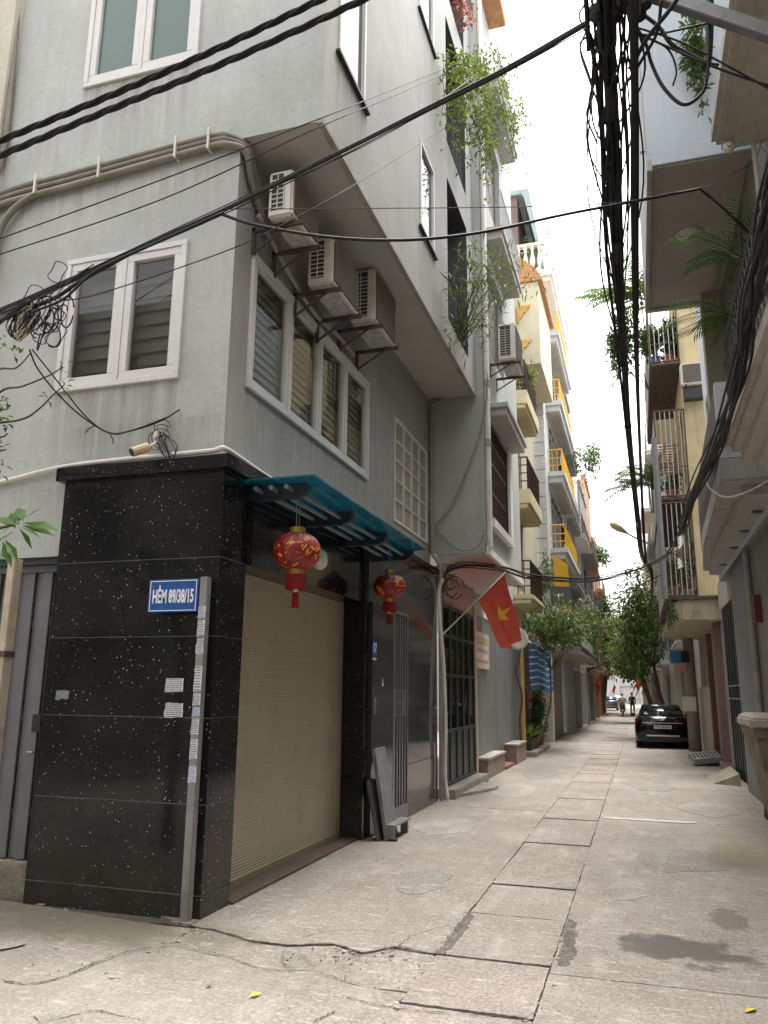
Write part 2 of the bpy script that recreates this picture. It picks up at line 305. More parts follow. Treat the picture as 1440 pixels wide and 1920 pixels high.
rain_marks(WALL, [(-5.16,-3.81,4.44,.85,.55),(-5.21,-3.85,7.84,1.0,.55),(-6.1,-3.4,6.62,.55,.35),(-4.95,-3.3,4.05,.40,.35),(-6.1,-4.9,3.5,.6,.35)], 0, (6.3, 6.2))
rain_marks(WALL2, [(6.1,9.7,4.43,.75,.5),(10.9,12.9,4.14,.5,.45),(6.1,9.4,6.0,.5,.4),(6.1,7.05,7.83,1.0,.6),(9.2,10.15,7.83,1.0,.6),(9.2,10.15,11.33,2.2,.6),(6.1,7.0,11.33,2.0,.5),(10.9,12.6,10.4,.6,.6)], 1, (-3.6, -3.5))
GRAN = granite()
GREYPOL = mat('polished_grey_panel', (.038,.038,.040), .07, .2, 1.2, .02, 20, spec=.6, fine=.15, rnd=.03)
WHITEF = mat('white_window_frame', (.64,.62,.60), .45, .07, 2, .04, 50, streak=.18, scol=(.42,.35,.28), rnd=.02, stretch=(8,8,1))
GLS = glass('window_glass', (.93,.94,.90), (.06,.06,.05), .93); GLSD = glass('dark_window_glass', (.2,.22,.21), (.012,.014,.013), .5); GLSG = glass('frosted_green_glass', (.5,.6,.56), (.12,.18,.165), .15)
UNLIT = mat('unlit_void', (.035,.034,.03), .9, .3, 2, 0, 20, fine=0)  # near-black stands in for unlit space behind gaps, slots and doorways
TEAL = None
DARKM = mat('dark_painted_steel', (.020,.024,.028), .45, .2, 5, .05, 60)
BLACK = mat('black_cable_sheath', (.012,.012,.013), .7, .3, 6, .1, 80, rnd=.3)
BLACK2 = mat('dusty_cable_sheath', (.030,.028,.026), .8, .3, 6, .1, 80, rnd=.3)
BEIGEC = mat('beige_cable_sheath', (.34,.29,.22), .6, .2, 6, .05, 80, rnd=.1)
GREYPIPE = mat('grey_plastic_pipe', (.33,.31,.275), .6, .2, 6, .1, 50, streak=.4, rnd=.08)
WHITEPL = mat('aged_white_plastic', (.66,.63,.57), .5, .12, 5, .05, 60, streak=.3, scol=(.28,.22,.15))
RUST = mat('rusty_steel', (.085,.055,.042), .8, .4, 9, .3, 60)
STEEL = mat('galvanised_steel', (.30,.31,.31), .42, .15, 9, .1, 50, metal=.7)
GREYGATE = mat('grey_painted_gate', (.150,.152,.162), .5, .12, 3, .06, 40, streak=.25, scol=(.10,.095,.09))
SHUT = mat('beige_shutter_paint', (.40,.35,.245), .5, .08, 1.2, .03, 30, streak=.25, scol=(.22,.18,.10), stretch=(3,3,.8))
CONC = mat('bare_concrete', (.33,.305,.27), .9, .22, 2.2, .4, 40, streak=.4, scol=(.14,.125,.10))
MOSSC = mat('mossy_concrete', (.25,.225,.17), .95, .4, 5, .6, 30, streak=.6, scol=(.075,.075,.04))
RED = mat('red_lantern_silk', (.25,.008,.010), .5, .25, 6, .05, 60)
REDF = mat('red_flag_cloth', (.60,.065,.032), .75, .12, 3, .05, 90)
GOLD = mat('gold_trim', (.55,.33,.07), .35, .2, 20, .05, 60, metal=.6)
YEL = mat('yellow_paint', (.75,.43,.02), .5, .1, 3, .05, 40)
YELW = mat('pale_yellow_render', (.60,.56,.43), .8, .1, 1.5, .15, 30, streak=.3, scol=(.3,.24,.14))
BROWN = mat('brown_painted_iron', (.050,.026,.020), .5, .3, 5, .1, 50)
PINKP = mat('pinkish_painted_post', (.24,.155,.14), .8, .25, 5, .3, 40, streak=.5)
GREEN = mat('dark_green_folding_door', (.020,.034,.032), .4, .25, 4, .1, 40, streak=.2)
BLUEW = mat('pale_blue_render', (.48,.54,.60), .8, .10, 1.3, .2, 30, streak=.3, scol=(.34,.35,.35), rnd=0)
WHITEW = mat('white_render', (.68,.67,.64), .8, .10, 1.3, .2, 30, streak=.3, scol=(.33,.31,.27))
TERRA = mat('terracotta_pot_clay', (.26,.13,.085), .85, .2, 8, .2, 50)
LEAF = leafmat('leaf_green', (.050,.098,.022), .5); LEAFB = leafmat('leaf_bright', (.078,.125,.022), .5); LEAFD = leafmat('leaf_dark', (.036,.074,.022), .5)
BARK = mat('bark', (.10,.078,.055), .95, .3, 8, .6, 30)
# ------------------------------------------------------------------ ground and alley paving
ROAD = concrete_road('worn_alley_concrete', (.310,.270,.234)); SLABM = concrete_road('drain_slab_concrete', (.315,.266,.232))
DIRT_SHADE = mat('joint_dirt_crack_shade', (.062,.053,.041), .95, .4, 14, .6, 60); RUB = mat('broken_concrete_rubble', (.32,.28,.235), .95, .4, 9, .5, 60)
gm = MB(); gm.quad((-300,-60,-.12), (300,-60,-.12), (300,500,-.12), (-300,500,-.12))
solo(gm, 'ground', mat('packed_earth', (.12,.105,.085), .95, .3, .8, .4, 20), None, kind='structure', org=(0,0,-.12))
rd = MB(); rd.box((-9,-6,-.11), (4.5,170,-.016))
road = solo(rd, 'alley_road', DIRT_SHADE, None, kind='structure', org=(0,0,-.11))
def jpoly(pts, step=.25, j=.008):
    out = []
    for (a, b), (c, d) in zip(pts, pts[1:] + pts[:1]):
        L = math.hypot(c-a, d-b); n = max(1, int(L/step))
        for i in range(n):
            t = i/n; q = j if i else 0
            out.append((a+(c-a)*t + random.uniform(-q, q), b+(d-b)*t + random.uniform(-q, q)))
    return out
SX0, SX1 = -1.385, -.640
def gx(px, py): p = onZ(px, py); return (p[0], p[1])
def panel(pts, z=0.0, j=.004, m=ROAD, name='concrete_panel', label=None):
    mb = MB(); mb.prism(jpoly(pts, .06, j), -.05, z); return part(mb, name, m, road, label)
# drain cover slabs down the middle of the alley
cj = [onZ(950, y)[1] for y in (1905, 1880, 1803, 1717, 1659)] + [onZ(1045, y)[1] for y in (1618, 1583, 1556, 1535, 1515)] + [onZ(1110, y)[1] for y in (1499, 1476)]
ys = [2.2, 2.9, 3.55] + cj
while ys[-1] < 62: ys.append(ys[-1] + random.uniform(.78, .96))
for i, (a, b) in enumerate(zip(ys, ys[1:])):
    g = random.uniform(.006,.012) if i > 14 else random.uniform(.007,.017); e = random.uniform(-.012, .012); dz = random.uniform(-.006, .006)
    mb = MB(); sk = random.uniform(-.012, .012)
    e *= .3; mb.prism(jpoly([(SX0+.004+e, a+g), (SX1-.004+e, a+g+sk), (SX1-.004+e, b-g+sk), (SX0+.004+e, b-g)], .07, .005), -.05, dz)
    part(mb, 'drain_slab', SLABM, road)
mb = MB(); mb.box((SX0, ys[-1]+.02, -.05), (SX1, 165, 0)); part(mb, 'drain_strip', SLABM, road)
# the right lane: panels cut at the cross joints
rj = [-5.8, 1.5, onZ(1250,1850)[1], onZ(1300,1543)[1], 16.2, 21.5, 27, 33, 40, 48, 60, 80, 110, 165]
for i, (a, b) in enumerate(zip(rj, rj[1:])): panel([(SX1+.004, a+.006), (4.4, a+.006), (4.4, b-.006), (SX1+.004, b-.006)])
mb = MB(); q = [(SX1+.06, rj[3]-.09), (.6, rj[3]-.10), (.62, rj[3]+.04), (SX1+.06, rj[3]+.05)]
mb.prism(jpoly(q, .08, .02), .001, .010); part(mb, 'mortar_patch', mat('pale_mortar', (.52,.49,.44), .9, .15, 8, .4, 60), road)
# the left lane; its near end is broken along real crack lines
crackA = [gx(*p) for p in ((280,1728),(400,1742),(470,1763),(540,1772),(625,1770),(680,1786),(740,1776),(812,1788))]
crackB = [gx(*p) for p in ((0,1838),(60,1845),(130,1828),(240,1785),(330,1775),(420,1793),(500,1818),(585,1822),(680,1848))]
edge = SX0 - .004
L1 = [(-3.9, 5.93), (-3.25, 5.60)] + [(x, y+.008) for x, y in crackA] + [(edge, crackA[-1][1]+.03), (edge, 12.4), (-3.9, 12.4)]
panel(L1, 0, .009)
L2 = [(x, y-.008) for x, y in reversed(crackA)] + [(-4.95, 5.76), (-9, 5.76), (-9, crackB[0][1]+.25)] + [(x, y+.008) for x, y in crackB] + [(edge, crackB[-1][1]+.02), (edge, crackA[-1][1]-.03)]
panel(L2, -.010, .009)
L3 = [(x, y-.008) for x, y in reversed(crackB)] + [(-9, crackB[0][1]+.2), (-9, 2.4), (edge, 2.4), (edge, crackB[-1][1]-.02)]
panel(L3, -.004, .009)
panel([(edge, -5.8), (edge, 2.385), (-9, 2.385), (-9, -5.8)])
for a, b in ((12.42, 18), (18.02, 25), (25.02, 34), (34.02, 46), (46.02, 70), (70.02, 110), (110.02, 165)): panel([(-8.5, a), (edge, a), (edge, b), (-8.5, b)])
# hairline cracks, their inner shade put into dark dirt-toned strips
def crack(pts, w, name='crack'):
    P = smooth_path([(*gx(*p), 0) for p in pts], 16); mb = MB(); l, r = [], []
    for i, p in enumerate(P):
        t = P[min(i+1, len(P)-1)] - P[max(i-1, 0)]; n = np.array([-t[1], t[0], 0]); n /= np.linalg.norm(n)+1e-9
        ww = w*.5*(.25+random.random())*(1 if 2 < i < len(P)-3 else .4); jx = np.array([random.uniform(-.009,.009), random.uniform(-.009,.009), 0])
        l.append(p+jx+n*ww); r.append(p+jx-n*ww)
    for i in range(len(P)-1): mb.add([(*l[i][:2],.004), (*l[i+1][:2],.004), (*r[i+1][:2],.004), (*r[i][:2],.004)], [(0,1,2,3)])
    part(mb, name, DIRT_SHADE, road)
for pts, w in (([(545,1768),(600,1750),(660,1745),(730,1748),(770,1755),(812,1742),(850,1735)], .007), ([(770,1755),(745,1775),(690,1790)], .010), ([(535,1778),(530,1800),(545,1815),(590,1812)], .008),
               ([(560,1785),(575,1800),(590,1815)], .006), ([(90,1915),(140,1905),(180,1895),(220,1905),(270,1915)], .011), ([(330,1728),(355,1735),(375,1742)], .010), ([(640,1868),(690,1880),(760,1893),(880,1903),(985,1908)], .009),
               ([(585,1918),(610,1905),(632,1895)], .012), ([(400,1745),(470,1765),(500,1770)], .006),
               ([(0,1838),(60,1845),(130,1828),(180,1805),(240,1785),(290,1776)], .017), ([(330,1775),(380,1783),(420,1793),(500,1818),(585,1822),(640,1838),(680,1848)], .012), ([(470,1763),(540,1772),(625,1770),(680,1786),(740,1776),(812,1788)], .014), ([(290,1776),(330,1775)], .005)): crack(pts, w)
# rubble in the broken joints
def rubble(zone, n, s0, s1):
    mb = MB()
    for _ in range(n):
        px, py = zone(); x, y = gx(px, py); s = random.uniform(s0, s1)
        vs = [(x+random.gauss(0,s), y+random.gauss(0,s), random.uniform(-.02, s*.45)) for _ in range(4)]
        mb.add(vs, [(0,1,2),(0,2,3),(0,3,1),(1,3,2)])
    part(mb, 'rubble', RUB, road, kind='stuff')
rubble(lambda: (random.gauss(655, 45), random.gauss(1787, 9)), 150, .005, .016)
rubble(lambda: (lambda t: (820+t*58+random.gauss(0,7), 1786-t*72+random.gauss(0,3)))(random.random()), 320, .005, .018)
rubble(lambda: (lambda t: (1046+t*34+random.gauss(0,8), 1812-t*85+random.gauss(0,3)))(random.random()), 320, .005, .018)
rubble(lambda: (random.gauss(1005, 14), random.gauss(1908, 5)), 60, .006, .02)
rubble(lambda: (random.uniform(1070,1090), random.uniform(1462,1475)), 40, .008, .02)
rubble(lambda: (random.uniform(50,330), 1690+random.gauss(0,6)), 120, .006, .022)
mb = MB(); pts = [gx(*p) for p in ((880,1712),(868,1722),(850,1745),(832,1770),(815,1788),(832,1790),(850,1772),(872,1745),(890,1718))]
mb.prism(jpoly(pts, .025, .016), .0, .003); part(mb, 'broken_joint', mat('grey_grit', (.13,.112,.092), .95, .5, 20, .8, 60), road)
mb = MB(); pts = [gx(*p) for p in ((1068,1722),(1080,1735),(1078,1770),(1082,1790),(1060,1812),(1045,1808),(1052,1775),(1058,1745))]
mb.prism(jpoly(pts, .025, .018), .0, .003); part(mb, 'broken_joint', MAT['grey_grit'], road)
# loose grit swept along the edges and joints
rubble(lambda: (lambda t: (60+t*1330+random.gauss(0,6), random.uniform(1560,1915)))(random.random()), 900, .003, .007)
def edge_grit(n):
    mb = MB()
    for _ in range(n):
        sd = random.random(); y = random.uniform(4.5, 24)
        x = (-3.10+abs(random.gauss(0,.10)) if y > 9.4 else -3.22+abs(random.gauss(0,.08))) if sd < .45 else (1.74-abs(random.gauss(0,.14)) if sd < .8 else random.choice((SX0,SX1))+random.gauss(0,.04)); s = random.uniform(.004,.014)
        vs = [(x+random.gauss(0,s), y+random.gauss(0,s), random.uniform(-.004, s*.7)) for _ in range(4)]; mb.add(vs, [(0,1,2),(0,2,3),(0,3,1),(1,3,2)])
    part(mb, 'grit', RUB, road, kind='stuff')
edge_grit(1500)
# old cement repairs, a few millimetres proud
PATCH = concrete_road('cement_patch', (.36,.335,.30)); PATCHD = concrete_road('dark_cement_patch', (.24,.22,.195))
for cx, cy, rx, ry, mm in ((-2.5,10.6,.42,.7,PATCH),(-2.0,7.6,.25,.5,PATCHD),(.35,9.4,.5,.7,PATCHD),(.9,13.6,.45,.9,PATCH),(-2.2,14.6,.45,1.1,PATCH),(.1,16.8,.5,1.2,PATCHD),(-2.1,17.9,.4,1.2,PATCHD),(-4.6,4.75,.6,.25,PATCH),(-2.6,3.9,.5,.2,PATCHD),(1.2,5.35,.35,.2,PATCH),(-.2,7.9,.2,.5,PATCH)):
    pp = [(cx+rx*math.cos(a)*random.uniform(.7,1.15), cy+ry*math.sin(a)*random.uniform(.7,1.15)) for a in np.linspace(0,6.283,13)[:-1]]
    mb = MB(); mb.prism(jpoly(pp, .05, .018), .0005, .0035); part(mb, 'cement_patch', mm, road)
# fallen leaves and litter
def fallen(px, py, m, s, lab, cat='leaf'):
    x, y = gx(px, py); mb = MB(); a = random.uniform(0, 6.28); c, n = math.cos(a), math.sin(a)
    mb.add([(x-c*s, y-n*s, .004), (x-n*s*.45, y+c*s*.45, .02), (x+c*s, y+n*s, .008), (x+n*s*.45, y-c*s*.45, .014)], [(0,1,2),(0,2,3)])
    solo(mb, 'fallen_leaf', m, lab, cat)
YL = mat('yellowed_leaf', (.60,.47,.04), .6, .2, 20, 0, 20); BL = mat('dry_brown_leaf', (.25,.13,.05), .7, .2, 20, 0, 20)
fallen(478,1868,YL,.045,'small yellow leaf fallen on the cracked concrete left of the drain slabs')
fallen(1408,1897,YL,.055,'larger yellow leaf fallen on the concrete past the wet stain')
fallen(306,1772,BL,.025,'small dry brown leaf below the black granite pillar')
fallen(726,1708,BL,.022,'dry brown scrap on the concrete in front of the roller shutter')
fallen(392,1850,BL,.035,'greenish brown leaf lying beside the crack near the pillar')

# ------------------------------------------------------------------ corner house
YF, XL1, XL2, XG = 5.82, -3.32, -2.483, -3.15
FR, S1, S2 = front(YF), lside(XL1), lside(XL2)
A = thing('corner_house', 'pale grey corner house with black granite ground floor and overhanging upper storeys', 'house', (-6,9,0))
def window(root, T, u0, u1, v0, v1, n, fr=.065, sash=.05, g=GLS, proud=.025, fm=WHITEF, slats=0, sill=False, depth=.07, rows=1, slatm=None, w=.0):
    m = MB()
    m.bx(T,u0,u1,v0,v0+fr,-depth+w,proud+w); m.bx(T,u0,u1,v1-fr,v1,-depth+w,proud+w); m.bx(T,u0,u0+fr,v0+fr,v1-fr,-depth+w,proud+w); m.bx(T,u1-fr,u1,v0+fr,v1-fr,-depth+w,proud+w)
    a, b = u0+fr, u1-fr; pw = (b-a)/n
    for i in range(1, n): m.bx(T, a+pw*i-fr*.45, a+pw*i+fr*.45, v0+fr, v1-fr, -depth+w, proud-.004+w)
    ph = (v1-v0-2*fr)/rows
    for j in range(1, rows): m.bx(T, a, b, v0+fr+ph*j-fr*.3, v0+fr+ph*j+fr*.3, -depth+w, proud-.009+w)
    if sill: m.bx(T, u0-.04, u1+.04, v0-.05, v0-.002, -.02+w, .07+w)
    wn = part(m, 'window', fm, root, bevel=.004, seg=1)
    for i in range(n):
        for j in range(rows):
            c, d = a+pw*i+(fr*.47 if i else .002), a+pw*(i+1)-(fr*.47 if i < n-1 else .002); e, f = v0+fr+ph*j+(fr*.3 if j else .002), v0+fr+ph*(j+1)-(fr*.3 if j < rows-1 else .002)
            if sash:
                s = MB(); s.bx(T,c,d,e,e+sash,-.05+w,proud-.012+w); s.bx(T,c,d,f-sash,f,-.05+w,proud-.012+w); s.bx(T,c,c+sash,e+sash,f-sash,-.05+w,proud-.012+w); s.bx(T,d-sash,d,e+sash,f-sash,-.05+w,proud-.012+w)
                part(s, 'sash', fm, wn, bevel=.004, seg=1)
            p = MB(); k = sash; p.bx(T, c+k, d-k, e+k, f-k, -.03+w, -.02+w); part(p, 'glass_pane', g, wn)
            if slats:
                s = MB(); nn = slats; hh = (f-e)/nn
                for q in range(nn):
                    zc = e+hh*(q+.5); s.add([T(c+.02,zc-hh*.42,-.10+w), T(d-.02,zc-hh*.42,-.10+w), T(d-.02,zc+hh*.62,-.125+w), T(c+.02,zc+hh*.62,-.125+w)], [(0,1,2,3)])
                part(s, 'louvre_blind', slatm or mat('grey_louvre', (.20,.19,.17), .6, .15, 5, 0, 20), wn, kind='stuff')
    return wn
# walls
w1 = (-5.16,-3.81,4.44,5.83); w2 = (-5.21,-3.85,7.84,9.25); w3 = (-5.21,-3.85,11.3,12.7)
hol = [(*w1,.18), (*w2,.18), (*w3,.18)]
m = MB(); wall(m, FR, -6.15, XL1, 2.86, 6.82, [hol[0]], back=None); wall(m, FR, -6.15, XL2, 6.82, 15, hol[1:])
m.quad(FR(-6.15,2.86,0), FR(-4.9,2.86,0), FR(-4.9,2.86,-.3), FR(-6.15,2.86,-.3))
part(m, 'front_wall', WALL, A)
ww4 = (6.157,9.65,4.44,5.82); wg = (10.90,12.88,4.15,5.79)
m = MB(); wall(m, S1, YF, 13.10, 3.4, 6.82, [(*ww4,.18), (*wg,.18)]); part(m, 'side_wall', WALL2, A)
sw = [(6.16,6.94,7.86,9.35,.12), (9.28,10.05,7.86,9.22,.12), (6.16,6.94,11.35,12.75,.12), (9.23,10.08,11.35,12.75,.12)]
lg = [(10.96,12.50,7.30,9.78,1.3,1), (10.96,12.50,10.45,12.9,1.3,1), (10.96,12.50,13.5,14.8,1.3,1)]
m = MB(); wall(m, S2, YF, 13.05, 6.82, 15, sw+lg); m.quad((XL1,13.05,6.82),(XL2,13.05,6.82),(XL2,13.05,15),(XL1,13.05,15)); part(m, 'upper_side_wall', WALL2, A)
m = MB(); m.box((XL1+.002,YF+.004,6.82),(XL2-.003,13.04,6.86)); part(m, 'soffit', SOFF, A)
m = MB(); m.bx(S2, 5.80, 10.97, 6.79, 6.845, -.05, .012); part(m, 'drip_edge', CONC, A)
m = MB(); m.bx(S2, 10.95, 13.05, 6.79, 6.90, -.05, .022); part(m, 'drip_edge', CONC, A)
m = MB(); m.box((-9,YF+.01,15),(XL2+.1,13.05,15.2)); m.box((-6.14,13.03,0),(XL1-.3,13.05,15)); m.box((-6.14,YF+.3,0),(-6.0,13,15)); part(m, 'roof_slab', CONC, A)
window(A, FR, *w1, 2, .055, .075, GLS, .03, slats=9, slatm=mat('olive_louvre', (.085,.080,.066), .6, .15, 5, 0, 20))
window(A, FR, *w2, 2, .055, .075, GLSG, .03); window(A, FR, *w3, 2, .055, .075, GLSG, .03)
window(A, S1, *ww4, 4, .06, .045, GLS, .03, slats=14, slatm=mat('pale_louvre', (.40,.39,.345), .6, .1, 5, 0, 20))
gw = window(A, S1, *wg, 4, .05, .0, glass('yellowish_textured_glass', (.5,.5,.42), (.42,.42,.33), .12), .015, rows=5)
for q in sw: window(A, S2, *q[:4], 1, .045, .0, glass('clear_mirror_glass', (.25,.27,.27), (.08,.09,.09), .3), .02)
# sloping dark sills under the upper side windows
for q in sw:
    m = MB(); m.bx(S2, q[0]-.06, q[1]+.10, q[2]-.035, q[2]-.004, -.02, .045); part(m, 'window_sill', DARKM, A)
# loggia bay: rails and slab bands
LOGD = mat('loggia_shade_tone', (.075,.075,.085), .7, .2, 2, .1, 30)  # recess shade put into the lining colour
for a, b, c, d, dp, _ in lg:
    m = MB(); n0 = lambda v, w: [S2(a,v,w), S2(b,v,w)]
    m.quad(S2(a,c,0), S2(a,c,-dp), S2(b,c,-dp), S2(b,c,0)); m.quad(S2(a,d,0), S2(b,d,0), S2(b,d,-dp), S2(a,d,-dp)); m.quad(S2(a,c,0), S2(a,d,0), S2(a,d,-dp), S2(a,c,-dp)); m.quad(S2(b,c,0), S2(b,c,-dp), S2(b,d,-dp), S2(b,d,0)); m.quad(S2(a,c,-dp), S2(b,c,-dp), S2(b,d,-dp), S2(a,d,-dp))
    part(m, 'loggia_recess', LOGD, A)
for z in (7.3, 10.45):
    m = MB(); m.tube([S2(10.97,z+.9,-.06), S2(12.49,z+.9,-.06)], .022)
    for i in range(13): y = 11.02+i*.12; m.tube([S2(y,z+.02,-.06), S2(y,z+.9,-.06)], .009, 5)
    part(m, 'loggia_railing', DARKM, A)
for z0, z1 in ((7.30,9.78),(10.45,12.9),(13.5,14.8)):
    m = MB(); m.bx(S2, 11.0, 12.46, z0+.02, z1-.03, -1.29, -1.24); part(m, 'loggia_door', mat('dark_timber_door', (.020,.018,.02), .5, .3, 3, .1, 20), A)
# granite corner pillar: separate panels with thin joints
gz = [-.06, .165, .82, 1.475, 2.125, 2.78, 3.53]
for i in range(6):
    m = MB(); m.box((-4.90, 5.775, gz[i]+(.003 if i else 0)), (-3.268, 5.835, gz[i+1]-.003)); part(m, 'granite_panel', GRAN, A, bevel=.002, seg=1)
    m = MB(); m.box((-3.33, 5.836, gz[i]+(.003 if i else 0)), (-3.268, 6.24, gz[i+1]-.003)); part(m, 'granite_panel', GRAN, A, bevel=.002, seg=1)
m = MB(); m.box((-4.895, 5.7785, -.05), (-3.2715, 6.235, 3.53)); part(m, 'pillar_core', mat('pale_grout', (.15,.15,.147), .9, .1, 5, 0, 30), A)
m = MB(); m.prism([(-4.96,5.71),(-3.20,5.71),(-3.20,8.0),(-3.4,8.0),(-3.4,6.2),(-4.96,6.2)], 3.532, 3.655); part(m, 'granite_cap', GRAN, A, bevel=.006)
# lintel, jamb and panels of the alley front
m = MB(); m.box((-3.50, 6.242, 2.775), (-3.215, 9.30, 3.53)); part(m, 'granite_lintel', GRAN, A, bevel=.003)
for a, b in ((-.02,.70),(.706,1.48),(1.486,2.125),(2.131,2.772)):
    m = MB(); m.box((-3.52, 9.28, a), (-3.19, 9.44, b)); part(m, 'granite_panel', GRAN, A, bevel=.002, seg=1)
SP = lside(XG)
def gpanel(u0,u1,v0,v1,w=0,name='cladding_panel',mm=None): q = MB(); q.bx(SP,u0+.003,u1-.003,v0+.003,v1-.003,-.05,w); return part(q, name, mm or GREYPOL, A, bevel=.002, seg=1)
for a, b in ((9.30,11.10),(11.10,12.84)): gpanel(a, b, 2.79, 3.62)
m = MB(); m.bx(SP,9.2,12.86,3.622,3.70,-.2,.05); part(m, 'panel_coping', GRAN, A, bevel=.004)
for a, b in ((0,.70),(.70,1.44),(1.44,2.10),(2.10,2.79)): gpanel(11.10, 12.84, a, b)
m = MB(); m.box((XL1-.02, 9.44, -.02), (XG-.055, 12.86, 3.6)); part(m, 'wall_core', CONC, A)
# steel door with its tall grille
dr = gpanel(9.45, 10.36, .02, 2.785, .004, 'door')
m = MB(); m.bx(SP,10.36,11.09,.02,.20,-.05,.006); m.bx(SP,10.36,11.09,2.745,2.785,-.05,.006); m.bx(SP,10.36,10.40,.20,2.745,-.05,.006); m.bx(SP,11.05,11.09,.20,2.745,-.05,.006); part(m, 'grille_frame', mat('brushed_grey_steel', (.20,.20,.21), .3, .1, 8, .05, 60, metal=.5), dr)
m = MB(); m.bx(SP,10.40,11.05,.20,2.745,-.052,-.045); part(m, 'grille_backing', UNLIT, dr)
for i in range(5):
    y = 10.47+i*.125; q = MB(); q.bx(SP,y-.022,y+.022,.2,2.745,-.03,-.005); part(q, 'grille_bar', MAT['brushed_grey_steel'], dr)
q = MB(); q.bx(SP,10.40,11.05,1.36,1.72,-.04,-.012); part(q, 'lock_plate', MAT['brushed_grey_steel'], dr)
for z in (1.40,1.56):
    q = MB(); q.bx(SP,10.56,10.86,z,z+.13,-.012,-.009); part(q, 'lock_slot', UNLIT, dr)
q = MB(); q.bx(SP,9.50,9.56,1.42,1.62,.004,.03); part(q, 'intercom', STEEL, dr, bevel=.005)
q = MB(); q.lathe(SP(9.53,1.50,.031), [(.012,0),(.012,.004)], 10, 'x'); part(q, 'keyhole', UNLIT, dr)
# roller shutter: ribbed sheet
m = MB(); u0, u1 = 6.22, 9.30; z0, z1, nr = .06, 2.80, 104
prof = []
for i in range(nr):
    z = z0+(z1-z0)*i/nr; d = (z1-z0)/nr
    prof += [(z, 0), (z+d*.25, .005), (z+d*.75, .0055), (z+d*.95, 0)]
for (a, wa), (b, wb) in zip(prof, prof[1:]): m.quad((-3.5+wa,u0,a), (-3.5+wa,u1,a), (-3.5+wb,u1,b), (-3.5+wb,u0,b))
sh = part(m, 'roller_shutter', SHUT, A)
q = MB(); q.box((-3.515,6.3,.0),(-3.475,9.28,.075)); part(q, 'bottom_rail', mat('shutter_rail', (.25,.215,.14), .5, .1, 3, .05, 30), sh)
for y in (6.215, 9.235): q = MB(); q.box((-3.53,y,.0),(-3.468,y+.045,2.775)); part(q, 'guide_rail', mat('shutter_rail', (.25,.215,.14)), sh)
q = MB(); q.box((-3.46,6.24,-.02),(-3.24,9.28,.022)); part(q, 'threshold', mat('red_brown_tile', (.085,.050,.040), .6, .3, 7, .2, 40), A)
# gate left of the pillar
def gate():
    G = MB(); gt = part(MB().box((-4.985,5.93,.27),(-4.905,5.99,2.80)), 'gate', GREYGATE, A)
    for x0, x1 in ((-6.15,-4.985),): part(MB().box((x0,5.94,2.74),(x1,5.99,2.80)), 'gate_rail', GREYGATE, gt)
    k = 0; x = -4.985
    while x > -6.1:
        wv = .095 if k % 2 == 0 else .10; d = 0 if k % 2 else .030
        part(MB().box((x-wv+.002,5.945+d,.275),(x-.002,5.965+d,2.735)), 'gate_slat', GREYGATE, gt); x -= wv; k += 1
    for z in (.62, 1.42, 2.25): part(MB().box((-6.1,5.976,z),(-4.99,6.0,z+.05)), 'gate_rail', GREYGATE, gt)
    part(MB().box((-5.135,5.937,1.32),(-5.045,5.944,1.47)), 'latch_slot', UNLIT, gt)
    q = MB(); q.tube([(-5.12,5.94,1.15),(-5.12,5.905,1.15),(-5.06,5.90,1.15)], .011, 6); part(q, 'handle', STEEL, gt)
    part(MB().box((-6.15,6.03,.2),(-4.9,6.05,2.9)), 'gate_backing', UNLIT, gt)
gate()
q = MB(); q.box((-6.15,5.85,-.05),(-4.905,6.15,.262)); part(q, 'gate_sill', MOSSC, A, bevel=.01)
q = MB(); q.box((-6.15,5.86,2.80),(-4.905,6.1,2.88)); part(q, 'gate_lintel', DARKM, A)
# glass canopy on steel brackets
CG = glass('teal_canopy_glass', (.22,.64,.80), (.02,.21,.29), .5)
cn = part(MB().box((-3.30,6.05,3.498),(-2.56,9.86,3.512)), 'canopy', CG, A, label='teal glass canopy sheet over the roller shutter')
for y in (6.27,7.45,8.62,9.78):
    q = MB(); q.prism([(-3.30,3.36),(-2.80,3.36),(-2.74,3.385),(-2.715,3.43),(-2.70,3.493),(-3.30,3.493)], y-.035, y+.035, lambda u,v,w: (u,w,v)); part(q, 'canopy_beam', mat('navy_painted_steel', (.012,.022,.032), .4, .2, 5, .05, 50), cn, bevel=.004, seg=1)
for x in (-3.14,-2.99,-2.84): part(MB().tube([(x,6.10,3.435),(x,9.9,3.435)], .021, 8), 'canopy_rod', STEEL, cn)
part(MB().box((-3.34,6.0,3.36),(-3.285,9.9,3.53)), 'canopy_rail', MAT['navy_painted_steel'], cn)
# conduits clipped round the first-floor band
for k, (dz, r) in enumerate(((.10,.034),(.035,.030),(-.04,.036))):
    P = smooth_path([FR(-6.6,6.55+dz*.5,.05), FR(-6.0,6.66+dz,.05), FR(-5.2,6.70+dz,.05), FR(-4.2,6.76+dz*.9,.05), FR(-3.58,6.79+dz*.8,.05), FR(-3.42,6.76+dz*.7,.06), (XL1+.05+.0*k,5.90-.03*k,6.70+dz*.6), (XL1+.05,6.02-.02*k,6.5+dz), (XL1+.06,6.25,6.25+dz)], 8)
    q = part(MB().tube(P, r, 8), 'conduit', mat('taupe_conduit', (.20,.180,.148), .6, .2, 6, .15, 40, streak=.3), A, smooth=True)
for x, z in ((-5.62,6.72),(-4.85,6.75),(-3.98,6.79),(-3.62,6.80)): part(MB().box((x-.010,5.722,z-.085),(x+.010,5.815,z+.145)), 'pipe_clip', WHITEPL, A)
